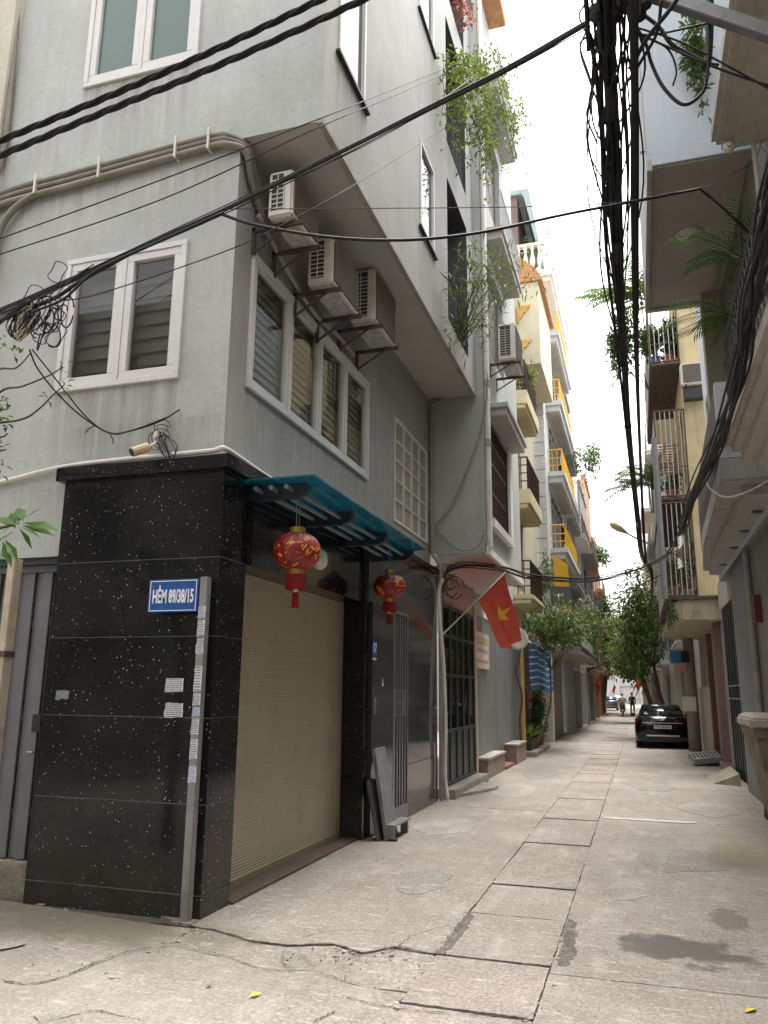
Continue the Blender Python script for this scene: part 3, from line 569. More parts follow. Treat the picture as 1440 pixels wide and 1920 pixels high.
P = smooth_path([FR(-6.22,9.9,.05), FR(-6.17,8.6,.05), FR(-6.13,7.4,.05), FR(-6.18,7.0,.05), FR(-6.3,6.75,.05)], 6); part(MB().tube(P, .036, 8), 'conduit', MAT['taupe_conduit'], A, smooth=True)
P = smooth_path([FR(-5.6,6.66,.06), FR(-5.9,6.50,.06), FR(-6.05,6.2,.06), FR(-6.1,5.5,.06)], 6); part(MB().tube(P, .034, 8), 'conduit', MAT['taupe_conduit'], A, smooth=True)
# white hose along the granite cap
P = smooth_path([FR(-6.2,3.53,.03), FR(-5.6,3.60,.03), FR(-5.0,3.68,.04), FR(-4.4,3.70,.05), FR(-3.7,3.70,.06), FR(-3.38,3.705,.06), (-3.27,5.74,3.71), (-3.24,5.95,3.69), (-3.25,6.4,3.675), (-3.28,7.2,3.67)], 8)
part(MB().tube(P, .024, 8), 'white_hose', WHITEPL, A, smooth=True)
# drain pipe in the corner under the soffit
P = [(-3.05,12.95,6.76),(-3.24,12.97,6.70),(-3.26,12.97,6.5),(-3.26,12.97,4.0),(-3.12,12.97,3.8),(-3.12,12.95,.0)]
part(MB().tube(P, .035, 8), 'drain_pipe', GREYPIPE, A)

# ---- things fixed to the corner house
def ac_unit(L, D, Hh, label):
    r = thing('air_conditioner', label, 'air conditioner', (0,0,0), 'air conditioner units under the overhang')
    b = MB().box((0,0,0),(D,L,Hh)); part(b, 'casing', WHITEPL, r, bevel=.02)
    q = MB().box((D+.001,.05,.05),(D+.012,L-.05,Hh-.04)); part(q, 'fan_grille', mat('grille_backing_brown', (.085,.072,.058), .7, .2, 9, .1, 50), r)
    q = MB()
    for i in range(int(Hh/.022)-3): q.box((D+.012,.06,.06+i*.022),(D+.017,L-.06,.066+i*.022))
    part(q, 'grille_wire', mat('aged_wire', (.26,.235,.20), .6), r)
    q = MB().box((.03,-.004,.07),(D-.09,0,Hh-.04)); part(q, 'coil_face', mat('dark_coil', (.035,.034,.034), .7), r)
    q = MB()
    for i in range(int((Hh-.12)/.05)): q.box((.025,-.012,.08+i*.05),(D-.085,-.005,.088+i*.05))
    for x in (.03,(D-.06)/2,D-.09): q.box((x,-.011,.07),(x+.008,-.004,Hh-.04))
    part(q, 'coil_guard', WHITEPL, r)
    q = MB().box((.03,.03,-.018),(D-.03,L-.03,-.001)); part(q, 'base_pan', mat('stained_base_pan', (.40,.375,.33), .8, .35, 12, .3, 40), r)
    for y in (.10, L-.12):
        q = MB().box((-.20,y-.02,-.06),(D+.08,y+.02,-.02)).box((-.20,y-.02,-.30),(-.165,y+.02,-.02)); q.tube([(-.18,y,-.28),(D*.7,y,-.05)], .014, 5); part(q, 'bracket', RUST, r)
    return r
u = ac_unit(.67,.25,.49,'white air conditioner with pierced base, first from the front corner of the pale grey house'); u.location = (-3.12,6.05,6.08)
u = ac_unit(.86,.28,.54,'aged air conditioner with wire side guard, middle one of the three on the side wall'); u.location = (-3.12,7.03,5.89)
u = ac_unit(.88,.31,.70,'tallest of the three aged air conditioners on the side wall, last towards the grid window'); u.location = (-3.12,8.37,6.09)
P = smooth_path([(-3.27,6.15,6.2),(-3.27,6.9,5.98),(-3.26,7.6,5.86),(-3.27,8.3,5.93),(-3.26,8.9,5.92)], 8); part(MB().tube(P, .028, 7), 'refrigerant_pipe', GREYPIPE, A, smooth=True)
# security camera
c = onY(268,842,5.55); sc_ = thing('security_camera', 'cream bullet security camera on the wall above the granite cap', 'camera', (c[0],YF,c[2]-.05))
q = MB().tube([onY(247,848,5.50),onY(278,838,5.62)], .042, 12); part(q, 'housing', mat('cream_plastic', (.55,.44,.28), .5), sc_, bevel=.004, seg=1)
q = MB().tube([onY(245.5,848.5,5.495),onY(247,848,5.50)], .036, 12); part(q, 'lens', BLACK, sc_)
q = MB().tube([onY(278,838,5.62),onY(292,830,5.68),onY(296,832,5.82)], .014, 6); part(q, 'arm', WHITEPL, sc_)
j = MB().box(onY(287,808,5.70),onY(309,828,5.82)); jb = solo(j, 'junction_box', WHITEPL, 'small white junction box on the wall above the security camera', 'box', bevel=.006)
q = MB()
for i in range(9):
    a = onY(294+i*2.2+random.gauss(0,2),818+random.gauss(0,6),5.74); b = onY(300+i*3.5+random.gauss(0,6),838+random.gauss(0,7),5.66+random.gauss(0,.03)); cc = onY(308+i*2.2+random.gauss(0,5),855+random.gauss(0,4),5.70); q.tube(smooth_path([a,b,cc],6), .0045, 5)
for i in range(4):
    c = onY(300+random.gauss(0,5),815+random.gauss(0,8),5.72); rr = random.uniform(.05,.09); q.tube([c+np.array([rr*math.cos(t),.02*math.sin(2*t),rr*math.sin(t)]) for t in np.linspace(0,5.2,14)], .004, 5)
solo(q, 'loose_wires', BLACK, 'tangle of loose black wires hanging at the security camera', 'wires')
# floodlight behind the first lantern
c = onX(603,1050,-3.1); q = MB(); fl = thing('floodlight', 'white floodlight on the granite lintel behind the lantern', 'lamp', (-3.2,c[1],c[2]-.1))
part(MB().lathe((c[0]-.02,c[1],c[2]-.10), [(.03,0),(.075,.04),(.085,.10),(.07,.18),(.03,.21)], 14), 'lamp_head', WHITEPL, fl, smooth=True); part(MB().tube([(c[0],c[1],c[2]+.08),(-3.22,c[1],c[2]+.12)], .02, 6), 'arm', BLACK, fl)
# lanterns
LM = mat('lantern_silk_gold_print', (.24,.008,.010), .45, .2, 6, .05, 60); nt_ = LM.node_tree; N_ = nt_.nodes; b_ = N_['Principled BSDF']
tc_ = N_.new('ShaderNodeTexCoord'); nz = N_.new('ShaderNodeTexNoise'); nz.inputs['Scale'].default_value = 11; nz.inputs['Detail'].default_value = 2; nz.inputs['Distortion'].default_value = 2.2; nt_.links.new(tc_.outputs['Object'], nz.inputs['Vector'])
mr_ = N_.new('ShaderNodeMapRange'); mr_.inputs[1].default_value = .60; mr_.inputs[2].default_value = .615; nt_.links.new(nz.outputs[0], mr_.inputs[0])
mx_ = N_.new('ShaderNodeMix'); mx_.data_type = 'RGBA'; mx_.inputs[7].default_value = (.62,.34,.05,1); nt_.links.new(mr_.outputs[0], mx_.inputs[0]); nt_.links.new(b_.inputs['Base Color'].links[0].from_socket, mx_.inputs[6]); nt_.links.new(mx_.outputs[2], b_.inputs['Base Color'])
def lantern(loc, rad, top, label):
    r = thing('lantern', label, 'lantern', loc, 'red lanterns under the canopy'); x, y, z = loc; n = 40; h = rad*.80
    q = MB(); rings = []
    for i in range(17):
        t = -math.pi/2+math.pi*(i/16)*.92+math.pi*.04; rr = math.cos(t)**.8; ring = []
        for j in range(n*2):
            a = math.pi*j/n; s = 1-.022*(j % 4 == 0); ring.append((x+rad*rr*s*math.cos(a), y+rad*rr*s*math.sin(a), z+h*math.sin(t)))
        rings.append(ring)
    q.loft(rings); part(q, 'globe', LM, r, smooth=True)
    part(MB().lathe((x,y,z+h*.97), [(rad*.33,0),(rad*.33,.045),(rad*.30,.05)], 20), 'top_collar', GOLD, r)
    part(MB().lathe((x,y,z-h*.97-.05), [(rad*.36,0),(rad*.36,.05)], 20), 'bottom_collar', GOLD, r)
    q = MB()
    for j in range(44):
        a = 2*math.pi*j/44; rr = rad*.37; q.tube([(x+rr*math.cos(a),y+rr*math.sin(a),z-h-.04),(x+rr*1.04*math.cos(a),y+rr*1.04*math.sin(a),z-h-.04-rad*.62)], .0125, 4)
    part(q, 'fringe', RED, r)
    part(MB().tube([(x,y,z-h-.05),(x,y,z-h-rad*.85)], .006, 5), 'tassel_cord', GOLD, r)
    part(MB().lathe((x,y,z-h-rad*.95), [(.012,0),(.026,.02),(.022,.05),(.01,.07)], 12), 'tassel_bead', mat('white_bead', (.7,.66,.6), .4), r)
    q = MB()
    for j in range(18): a = 2*math.pi*j/18; q.tube([(x+.02*math.cos(a),y+.02*math.sin(a),z-h-rad*.93),(x+.032*math.cos(a),y+.032*math.sin(a),z-h-rad*1.55)], .006, 4)
    part(q, 'tassel', RED, r)
    for s in (-1,1): part(MB().tube([(x,y+s*.03,z+h),(x,y+s*.035,top)], .004, 5), 'hanging_wire', STEEL, r)
lantern((-2.84,6.375,2.905), .213, 3.415, 'larger red lantern with gold print hanging at the near end of the canopy')
lantern((-2.84,9.17,2.945), .195, 3.415, 'smaller red lantern hanging before the grey steel door')
# text helper
def text(s, size, T, mm, parent, name, extrude=.001, width=None):
    c = bpy.data.curves.new(name, 'FONT'); c.body = s; c.size = size; c.align_x = 'CENTER'; c.align_y = 'CENTER'; c.extrude = extrude; c.offset = .004*size/.12; c.resolution_u = 3
    o = bpy.data.objects.new(name, c); COL.objects.link(o); bpy.context.view_layer.update()
    me = bpy.data.meshes.new_from_object(o.evaluated_get(bpy.context.evaluated_depsgraph_get())); COL.objects.unlink(o); bpy.data.objects.remove(o)
    co = np.array([v.co for v in me.vertices]); sx = 1.0
    if width: sx = width/(co[:,0].max()-co[:,0].min())
    org = ORG[parent.name]
    for v in me.vertices: p = T(v.co.x*sx, v.co.y, v.co.z); v.co = (p[0]-org[0], p[1]-org[1], p[2]-org[2])
    me.materials.clear(); me.materials.append(mm); o = bpy.data.objects.new(name, me); COL.objects.link(o); o.parent = parent; ORG[o.name] = org; return o
SIGNB = mat('sign_blue_enamel', (.012,.085,.32), .35, .08, 4, .02, 40); SIGNW = mat('sign_white_paint', (.80,.80,.80), .4, .05, 4, 0, 40)
sp = thing('street_sign', 'blue street name sign HẺM 89/38/15 on a grey steel post', 'sign', (-3.345,5.71,0))
PB = onZ(362,1720); px_, py_ = -3.345, 5.70
part(MB().box((px_-.036,py_-.03,-.03),(px_+.036,py_+.035,2.60)), 'post', mat('scratched_steel_post', (.27,.265,.25), .5, .2, 8, .15, 40, streak=.5, scol=(.12,.10,.08), metal=.4), sp, bevel=.006)
part(MB().prism(jpoly([(px_-.09,py_-.07),(px_+.07,py_-.07),(px_+.08,py_+.06),(px_-.09,py_+.06)],.03,.012), -.03, .008), 'post_footing', ROAD, sp)
pl = part(MB().box((-3.86,5.672,2.315),(-3.392,5.690,2.585)), 'sign_plate', SIGNB, sp, bevel=.003, seg=1)
m = MB()
for a, b, c, d in ((-3.845,-3.407,2.325,2.331),(-3.845,-3.407,2.569,2.575),(-3.845,-3.839,2.331,2.569),(-3.413,-3.407,2.331,2.569)): m.box((a,5.669,c),(b,5.6715,d))
part(m, 'sign_border', SIGNW, pl)
text('HẺM 89/38/15', .12, lambda u,v,w: (-3.626+u*1.0, 5.6705-w, 2.440+v*1.25), SIGNW, pl, 'sign_lettering', width=.385)
# stickers on the post and on the pillar: paper bits with printed lines
PAPER = mat('white_sticker_paper', (.70,.70,.72), .6, .1, 9, 0, 40); PRT = mat('sticker_print', (.06,.06,.09), .6, .2, 40, 0, 40); PRTB = mat('sticker_print_blue', (.06,.13,.42), .6, .2, 40, 0, 40)
def sticker(root, x0, x1, z0, z1, y, ink, torn=False, lines=3):
    pts = [(x0,z0),(x1,z0+.005),(x1,z1),(x0+.004,z1)]; q = MB(); q.prism(jpoly(pts, .03, .008 if torn else .0015), y-.002, y, lambda u,v,w: (u,w,v)); s = part(q, 'sticker', PAPER, root)
    q = MB()
    for i in range(lines):
        zc = z0+(z1-z0)*(i+.5)/lines; x = x0+.006
        while x < x1-.012:
            w = random.uniform(.003,.010); q.box((x,y-.0035,zc-(z1-z0)*.22/lines),(min(x+w,x1-.004),y-.0026,zc+(z1-z0)*.25/lines)); x += w+.004
    part(q, 'print', ink, s, kind='stuff'); return s
z = 2.36
for k, (h, ink) in ((k_, (h_*.70, i_)) for k_, (h_, i_) in enumerate(((.16,PRTB),(.20,PRT),(.20,PRT),(.12,PAPER),(.30,PRT),(.16,PRT),(.12,PRTB),(.20,PRT),(.02,PRT),(.24,PRT),(.05,PRT),(.20,PRTB)))):
    if k not in (3,8,10): sticker(sp, px_-.034, px_+.034, z-h+.01, z-.004, py_-.032, ink, k % 4 == 2, 9)
    z -= h
def wall_sticker(px0,py0,px1,py1,label,torn):
    a, b = onY(px0,py0,5.775), onY(px1,py1,5.775); r = thing('flyer', label, 'flyer', (a[0],5.775,b[2])); sticker(r, a[0], b[0], b[2], a[2], 5.773, PRT, torn, 7)
wall_sticker(311,1272,343,1298,'intact white advertising sticker on the black granite pillar',False)
wall_sticker(310,1318,342,1346,'torn white advertising sticker on the black granite pillar',True)
a = onY(118,1303,5.775); q = MB(); q.prism(jpoly([(a[0]-.075,a[2]-.04),(a[0]+.06,a[2]-.03),(a[0]+.07,a[2]+.03),(a[0]-.07,a[2]+.035)],.03,.012), 5.772, 5.774, lambda u,v,w:(u,w,v)); solo(q, 'glue_residue', mat('grey_glue', (.22,.24,.24), .7, .3, 20), 'smear of grey glue left on the black granite pillar', 'residue')
# house number
nb = thing('house_number', 'small blue house number plate 17 beside the steel door', 'sign', (-3.14,9.55,2.1)); NP = lside(XG+.004)
part(MB().bx(NP,9.455,9.60,2.13,2.31,.001,.008), 'plate', SIGNB, nb); text('17', .15, lambda u,v,w: NP(9.527+u,2.22+v,.0085+w), SIGNW, nb, 'digits')
q = MB().bx(NP,9.46,9.60,2.075,2.105,.001,.006); part(q, 'name_strip', WHITEPL, nb)
q = MB(); q.prism([(9.86,1.76),(9.92,1.76),(9.905,1.80),(9.90,1.86),(9.875,1.80)], .001, .004, lambda u,v,w: NP(u,v,w)); solo(q, 'paper_scrap', PAPER, 'tiny white paper scrap stuck on the steel door', 'sticker')
# boards leaning on the jamb, and a small steel stand
def board(pb, pt, w, t, m_, label):
    pb, pt = np.array(pb), np.array(pt); ax = pt-pb; n = np.array([0,1,0.]); s = np.cross(ax/np.linalg.norm(ax), n); s /= np.linalg.norm(s)
    dy = np.array([0,w,0]); q = MB(); vs = [pb, pb+dy, pt+dy, pt]; vs2 = [p+s*t for p in vs]; q.add(vs+vs2, [(0,1,2,3),(4,7,6,5),(0,4,5,1),(1,5,6,2),(2,6,7,3),(3,7,4,0)]); return solo(q, 'leaning_board', m_, label, 'board', bevel=.004, seg=1)
board((-2.93,9.33,0),(-3.10,9.33,1.02),.42,-.045,mat('weathered_grey_board', (.20,.205,.20), .8, .25, 6, .3, 30, streak=.5),'wide weathered grey board leaning against the steel door')
board((-3.01,9.27,0),(-3.145,9.27,.66),.30,-.03,mat('dark_grey_board', (.10,.10,.105), .8, .25, 6, .3, 30),'short dark board leaning behind the wide grey board')
st = thing('steel_stand', 'small low steel shoe scraper standing on the ground by the leaning boards', 'stand', (-2.85,9.6,0))
part(MB().box((-2.93,9.35,.155),(-2.80,10.0,.175)), 'top_plate', STEEL, st); part(MB().box((-2.91,9.36,0),(-2.82,9.40,.155)), 'leg', STEEL, st); part(MB().box((-2.91,9.93,0),(-2.82,9.97,.155)), 'leg', STEEL, st); part(MB().box((-2.94,9.34,0),(-2.79,9.42,.02)), 'foot', BLACK, st)
# neighbour's pale yellow wall beyond the conduit
n_ = MB(); n_.box((-12,5.70,0),(-6.152,13,14)); nbh = thing('yellowish_house', 'pale yellowish house wall left of the grey corner house', 'house', (-9,9,0)); part(n_, 'wall', CREAMW, nbh)
part(MB().tube([(-6.32,5.62,-.02),(-6.32,5.62,2.9)], .05, 8), 'downpipe', mat('cream_pipe', (.50,.42,.33), .6), nbh)
c = onY(17,1160,5.55); q = MB().box((c[0]-.04,5.50,-.02),(c[0]+.04,5.60,2.80)); gp = thing('cream_post', 'slim cream post standing before the grey slatted gate', 'post', (c[0],5.55,0)); part(q, 'post', mat('cream_post_paint', (.48,.40,.31), .7, .2, 6, .2, 40, streak=.4), gp, bevel=.006); part(MB().box((c[0]-.05,5.49,1.95),(c[0]+.05,5.61,2.0)), 'band', RUST, gp)

# ------------------------------------------------------------------ generic railings and plants
def railing(root, T, u0, u1, z0, z1, w, m, gap=.12, r=.009, name='railing', rails=(1.0,)):
    rl = part(MB().tube([T(u0,z1,w),T(u1,z1,w)], r*1.8, 6), name, m, root)
    q = MB(); n = max(1, int(abs(u1-u0)/gap))
    for i in range(n+1): u = u0+(u1-u0)*i/n; q.tube([T(u,z0,w),T(u,z1,w)], r, 4)
    for t in rails:
        if t < 1: q.tube([T(u0,z0+(z1-z0)*t,w),T(u1,z0+(z1-z0)*t,w)], r*1.3, 5)
    part(q, 'bars', m, rl); return rl
def leaf(mb, p, d, L, wd, up=None, fold=.25):
    d = d/(np.linalg.norm(d)+1e-9); up = np.array([0,0,1.0]) if up is None else up; s = np.cross(d, up); ns = np.linalg.norm(s)
    s = s/ns if ns > 1e-3 else np.array([1.0,0,0]); n = np.cross(s, d)
    a = p+d*L*.5+s*wd*.5+n*wd*fold; b = p+d*L*.5-s*wd*.5+n*wd*fold; t = p+d*L-n*L*.08
    mb.add([p, a, t, b, p+d*L*.5], [(0,1,4),(1,2,4),(2,3,4),(3,0,4)])
def cloud(mb, c, rad, n, L, wd, droop=.3, clumps=0, shell=.35):
    c = np.array(c, float); rad = np.array(rad, float)
    cl = [c+rad*v/(np.linalg.norm(v)+1e-9)*random.random()**.5*.8 for v in rng.normal(size=(clumps, 3))] if clumps else None
    for i in range(n):
        if cl is not None:
            o = cl[i % clumps]; v = rng.normal(size=3); p = o+v*rad*.19
        else:
            v = rng.normal(size=3); v /= np.linalg.norm(v); p = c+rad*v*(shell+(1-shell)*random.random()**.6); o = c
        d = (p-o)/(rad+1e-6)+rng.normal(size=3)*.5; d[2] -= droop
        up = rng.normal(size=3)*.45+np.array([0,0,1.0]); leaf(mb, p, d, L*random.uniform(.45,1.5), wd*random.uniform(.6,1.3), up)
def branches(mb, base, tips, r0, r1, bend=.25):
    base = np.array(base, float)
    for t in tips:
        t = np.array(t, float); mid = (base+t)/2+rng.normal(size=3)*np.linalg.norm(t-base)*bend*.35; P = smooth_path([base, mid, t], 5); mb.tube(P, np.linspace(r0, r1, len(P)), 5)
def frond(mb, base, d, L, droop, n=16, ll=.28, lw=.022):
    base = np.array(base, float); d = np.array(d, float); d /= np.linalg.norm(d); P = []
    for i in range(n+1): t = i/n; P.append(base+d*L*t+np.array([0,0,-droop*L*t*t]))
    mb.tube(P, np.linspace(.010,.003,n+1), 4)
    for i in range(2, n+1):
        t = P[i]-P[i-1]; t /= np.linalg.norm(t); s = np.cross(t, [0,0,1.0]); s /= np.linalg.norm(s)+1e-9
        for sg in (-1,1):
            dd = t*.75+s*sg*.8+np.array([0,0,-.25]); leaf(mb, P[i], dd, ll*(1-.55*abs(i/n-.4)), lw, fold=.1)
def palm(name, label, base, n, L, group=None, h=.6, tilt=None, m=None, ll=.28, lw=.022):
    base = np.array(base, float); r = thing(name, label, 'palm', base, group); st = MB(); cr = MB()
    for i in range(3): o = rng.normal(size=3)*.06; o[2] = 0; st.tube([base+o, base+o*1.5+np.array([0,0,h])], .018, 5)
    for i in range(n):
        a = 6.283*i/n+random.uniform(-.3,.3); d = np.array([math.cos(a), math.sin(a), random.uniform(.35,1.4)])
        if tilt is not None: d += np.array(tilt)
        frond(cr, base+np.array([0,0,h*random.uniform(.7,1)]), d, L*random.uniform(.7,1.1), random.uniform(.25,.6), 16, ll, lw)
    part(st, 'stem', BARK, r); part(cr, 'fronds', m or LEAF, r); return r
def plant(name, label, cat, base, c, rad, n, L, wd, m, group=None, clumps=10, droop=.3, stem=.012, nb=7):
    r = thing(name, label, cat, base, group); f = MB(); cloud(f, c, rad, n, L, wd, droop, clumps); s = MB()
    branches(s, base, [np.array(c)+np.array(rad)*.6*v/np.linalg.norm(v) for v in rng.normal(size=(nb, 3))], stem, stem*.35)
    part(s, 'stem', BARK, r); part(f, 'foliage', m, r); return r
def pot(label, c, rad, h, m, group=None, name='flower_pot'):
    r = thing(name, label, 'pot', c, group)
    part(MB().lathe(c, [(rad*.70,0),(rad*.95,h*.82),(rad*1.06,h*.84),(rad*1.06,h),(rad*.92,h),(rad*.9,h*.9),(.01,h*.88)], 18), 'pot_body', m, r, smooth=False)
    part(MB().lathe((c[0],c[1],c[2]+h*.885), [(rad*.89,0),(.01,.01)], 14), 'soil', DIRT_SHADE, r); return r

# ------------------------------------------------------------------ second house: grey front with brown window grille
XB = -2.34; SB = lside(XB); B = thing('grey_fronted_house', 'grey house with brown window grille and folding green door after the corner house', 'house', (-5,15.2,0))
bw = onX(917,765,XB), onX(949,985,XB); Yw0, Yw1 = 13.55, 15.55; zw0, zw1 = 4.72, 6.50
m = MB(); wall(m, SB, 13.06, 17.4, 4.0, 16, [(Yw0,Yw1,zw0,zw1,.16),(13.75,15.6,8.0,9.9,.2),(13.75,15.6,11.2,13.2,.2)])
m.quad((XL1-.5,13.06,4.0),(XB,13.06,4.0),(XB,13.06,16),(XL1-.5,13.06,16)); m.quad((XL1-.5,17.4,4.0),(XB,17.4,4.0),(XB,17.4,16),(XL1-.5,17.4,16)); m.quad((-9,13.06,16),(XB,13.06,16),(XB,17.4,16),(-9,17.4,16))
part(m, 'wall', WALL, B)
m = MB(); m.prism([(-3.2,3.75),(-2.95,3.90),(-2.7,3.97),(XB-.004,4.0),(XB-.004,4.12),(-3.2,4.12)], 13.07, 17.39, lambda u,v,w:(u,w,v)); part(m, 'soffit', SOFF, B)
m = MB(); m.bx(SB,13.06,17.4,3.98,4.10,-.02,.05); part(m, 'string_course', WHITEW, B); m = MB(); m.bx(SB,13.4,15.75,4.52,4.66,-.02,.10); part(m, 'window_ledge', WHITEW, B)
m = MB(); m.bx(SB,15.62,15.95,4.5,6.75,0,.06); m.bx(SB,13.30,13.48,4.1,16,0,.03); part(m, 'pilaster', WHITEW, B)
# window with brown iron grille
wn = part(MB().bx(SB,Yw0,Yw1,zw0,zw1,-.16,-.12), 'window', GLSD, B)
for a, b, c, d in ((Yw0,Yw1,zw0,zw0+.06),(Yw0,Yw1,zw1-.06,zw1),(Yw0,Yw0+.06,zw0,zw1),(Yw1-.06,Yw1,zw0,zw1)): part(MB().bx(SB,a,b,c,d,-.06,.02), 'frame', BROWN, wn)
for i in range(1,14): y = Yw0+(Yw1-Yw0)*i/14; part(MB().bx(SB,y-.012,y+.012,zw0,zw1,-.03,-.006), 'grille_bar', BROWN, wn)
for z in (zw0+.5, zw0+1.05, zw1-.35): part(MB().bx(SB,Yw0,Yw1,z-.02,z+.02,-.035,.0), 'grille_rail', BROWN, wn)
for a, z0, z1 in ((13.75,8.0,9.9),(13.75,11.2,13.2)):
    wn = part(MB().bx(SB,a,a+1.85,z0,z1,-.2,-.14), 'shutter', BROWN, B)
    for i in range(12): part(MB().bx(SB,a+.04+i*.152,a+.04+i*.152+.13,z0+.03,z1-.03,-.14,-.11), 'shutter_slat', BROWN, wn)
# projecting slabs over each storey, corner pipes
for k, z in enumerate((6.62, 10.2, 13.6)):
    m = MB(); m.prism([(XB-.01,13.62),(-2.02,13.62),(-2.02,16.1),(XB-.01,16.1)], z, z+.14); m.prism([(XB-.01,13.55),(-1.98,13.55),(-1.98,16.2),(XB-.01,16.2)], z+.14, z+.22); sl_ = part(m, 'balcony_slab', SOFF, B)
    if k: railing(sl_ if False else B, lside(-2.03), 13.65, 16.05, z+.22, z+1.05, 0, STEEL, .14)
for dy, r in ((13.14,.05),(13.27,.035)): part(MB().tube([(XB+.05,dy,4.1),(XB+.05,dy,15.8)], r, 8), 'downpipe', WHITEPL, B)
for z in (7.0, 5.9): part(MB().lathe((XB+.05,13.14,z), [(.062,0),(.062,.12)], 10), 'pipe_socket', GREYPIPE, B)
part(MB().prism([(-3.4,16.02),(-1.98,16.02),(-1.96,16.14),(-3.4,16.30)], 13.1, 14.7, lambda u,v,w:(u,w,v)), 'roof_eave', mat('orange_roof_tile', (.42,.20,.09), .8, .25, 6, .4, 20), B)
# folding door at street level
D0, D1 = 13.22, 15.90; SD = lside(-3.14); fd = part(MB().bx(SD,D0,D1,.16,3.20,-.06,-.03), 'folding_door', UNLIT, B)
n = 5
for i in range(n):
    a = D0+(D1-D0)*i/n; b = a+(D1-D0)/n; q = MB(); f_ = .045
    q.bx(SD,a+.005,a+f_,.17,3.19,-.03,.01); q.bx(SD,b-f_,b-.005,.17,3.19,-.03,.01)
    for z in (.17,1.02,1.95,2.62,3.13): q.bx(SD,a+f_,b-f_,z,z+.055,-.03,.008)
    lf = part(q, 'door_leaf', GREEN, fd)
    for z0, z1 in ((.225,1.02),(1.075,1.95),(2.005,2.62),(2.675,3.13)): part(MB().bx(SD,a+f_,b-f_,z0,z1,-.02,-.012), 'glass_pane', GLSD if z0 > 1 else GREEN, lf)
part(MB().bx(SD,15.92,16.06,0,3.55,-.1,.03), 'door_post', mat('cream_post_paint', (.48,.40,.31)), B)
part(MB().bx(SD,13.06,16.1,3.2,3.8,-.2,-.02), 'door_head', CONC, B)
m = MB(); m.prism([(-3.3,13.15),(-2.93,13.15),(-2.90,16.0),(-3.3,16.05)], -.02, .15); m.prism([(-2.93,13.5),(-2.55,14.6),(-2.55,15.0),(-2.93,15.5)], -.02, .05); part(m, 'door_step', CONC, B, bevel=.01)
# grey sheet gate and planter beyond the post
GS = mat('grey_green_sheet', (.17,.18,.175), .5, .12, 2, .05, 30, streak=.3)
for a, b in ((16.08,16.75),(16.76,17.38)): part(MB().bx(lside(-3.2),a,b,.1,3.3,-.05,0), 'sheet_panel', GS, B)
part(MB().bx(lside(-3.2),16.06,17.39,3.3,3.9,-.2,-.01), 'panel_head', CONC, B)
br = thing('notice_board', 'cream notice board with faded red lettering on the grey sheet gate', 'sign', (-3.18,16.9,2.2)); NBp = lside(-3.19)
part(MB().bx(NBp,16.12,17.75,2.18,2.93,0,.03), 'board', mat('cream_board', (.50,.45,.36), .7, .15, 3, .05, 40, streak=.4), br)
for z, s, mm in ((2.76,.20,mat('faded_orange_ink', (.42,.26,.10), .7)),(2.55,.10,mat('faded_grey_ink', (.22,.20,.17), .7)),(2.33,.09,mat('faded_red_ink', (.42,.11,.07), .7))):
    q = MB(); u = 16.22
    while u < 17.6:
        w_ = random.uniform(.05,.11); q.bx(NBp,u,u+w_*.7,z-s*.4,z+s*.4,.0305,.032); u += w_+.03
    part(q, 'lettering_marks', mm, br, kind='stuff')
def planter(y0, y1, x0, x1, h, label, m_=None):
    r = thing('brick_planter', label, 'planter', ((x0+x1)/2,(y0+y1)/2,0)); part(MB().box((x0,y0,-.02),(x1,y1,h)), 'planter_body', m_ or mat('pinkish_plaster', (.30,.22,.18), .9, .25, 4, .3, 40, streak=.4), r, bevel=.015)
    part(MB().box((x0-.03,y0-.03,h-.002),(x1+.03,y1+.03,h+.05)), 'planter_rim', CONC, r, bevel=.008); return r
planter(16.3,18.5,-3.25,-2.98,.36,'low pinkish planter against the grey sheet gate')
planter(19.9,21.6,-3.35,-2.92,.42,'low concrete planter beside the red tiled step')
q = MB().box((-3.4,18.55,-.02),(-2.95,19.85,.07)); solo(q, 'tiled_step', mat('red_step_tile', (.20,.075,.06), .6, .3, 5, .2, 40), 'low red tiled step between the two planters', 'step', bevel=.01)
q = MB().prism([(-3.4,22.3),(-2.75,22.3),(-2.8,26.4),(-3.4,26.6)], -.02, .13); solo(q, 'concrete_step', CONC, 'long low concrete step under the potted plants', 'step', bevel=.015)

# ------------------------------------------------------------------ plain house hidden behind the grey front, then the yellow house
Ch = thing('setback_house', 'plain house set back behind the grey fronted house, grey sheet gate at street level', 'house', (-6,19.7,0))
m = MB().box((-9,17.41,3.3),(-3.2,22.0,12)); part(m, 'wall', WHITEW, Ch)
for a, b in ((17.42,18.9),(18.92,20.4),(20.42,21.95)): part(MB().box((-3.28,a,-.02),(-3.22,b,3.29)), 'sheet_panel', GS, Ch)
XD = -3.25; SDl = lside(XD); Dh = thing('yellow_house', 'pale yellow narrow house with cream balconies and black railings', 'house', (-6,25.2,0))
m = MB(); hs_ = [(22.5,24.4,z,z+2.1,.18) for z in (4.75, 7.5, 10.5)]
wall(m, SDl, 22.02, 28.4, 3.3, 15, hs_); m.quad((-9,22.02,3.3),(XD,22.02,3.3),(XD,22.02,15),(-9,22.02,15)); part(m, 'wall', YELW, Dh)
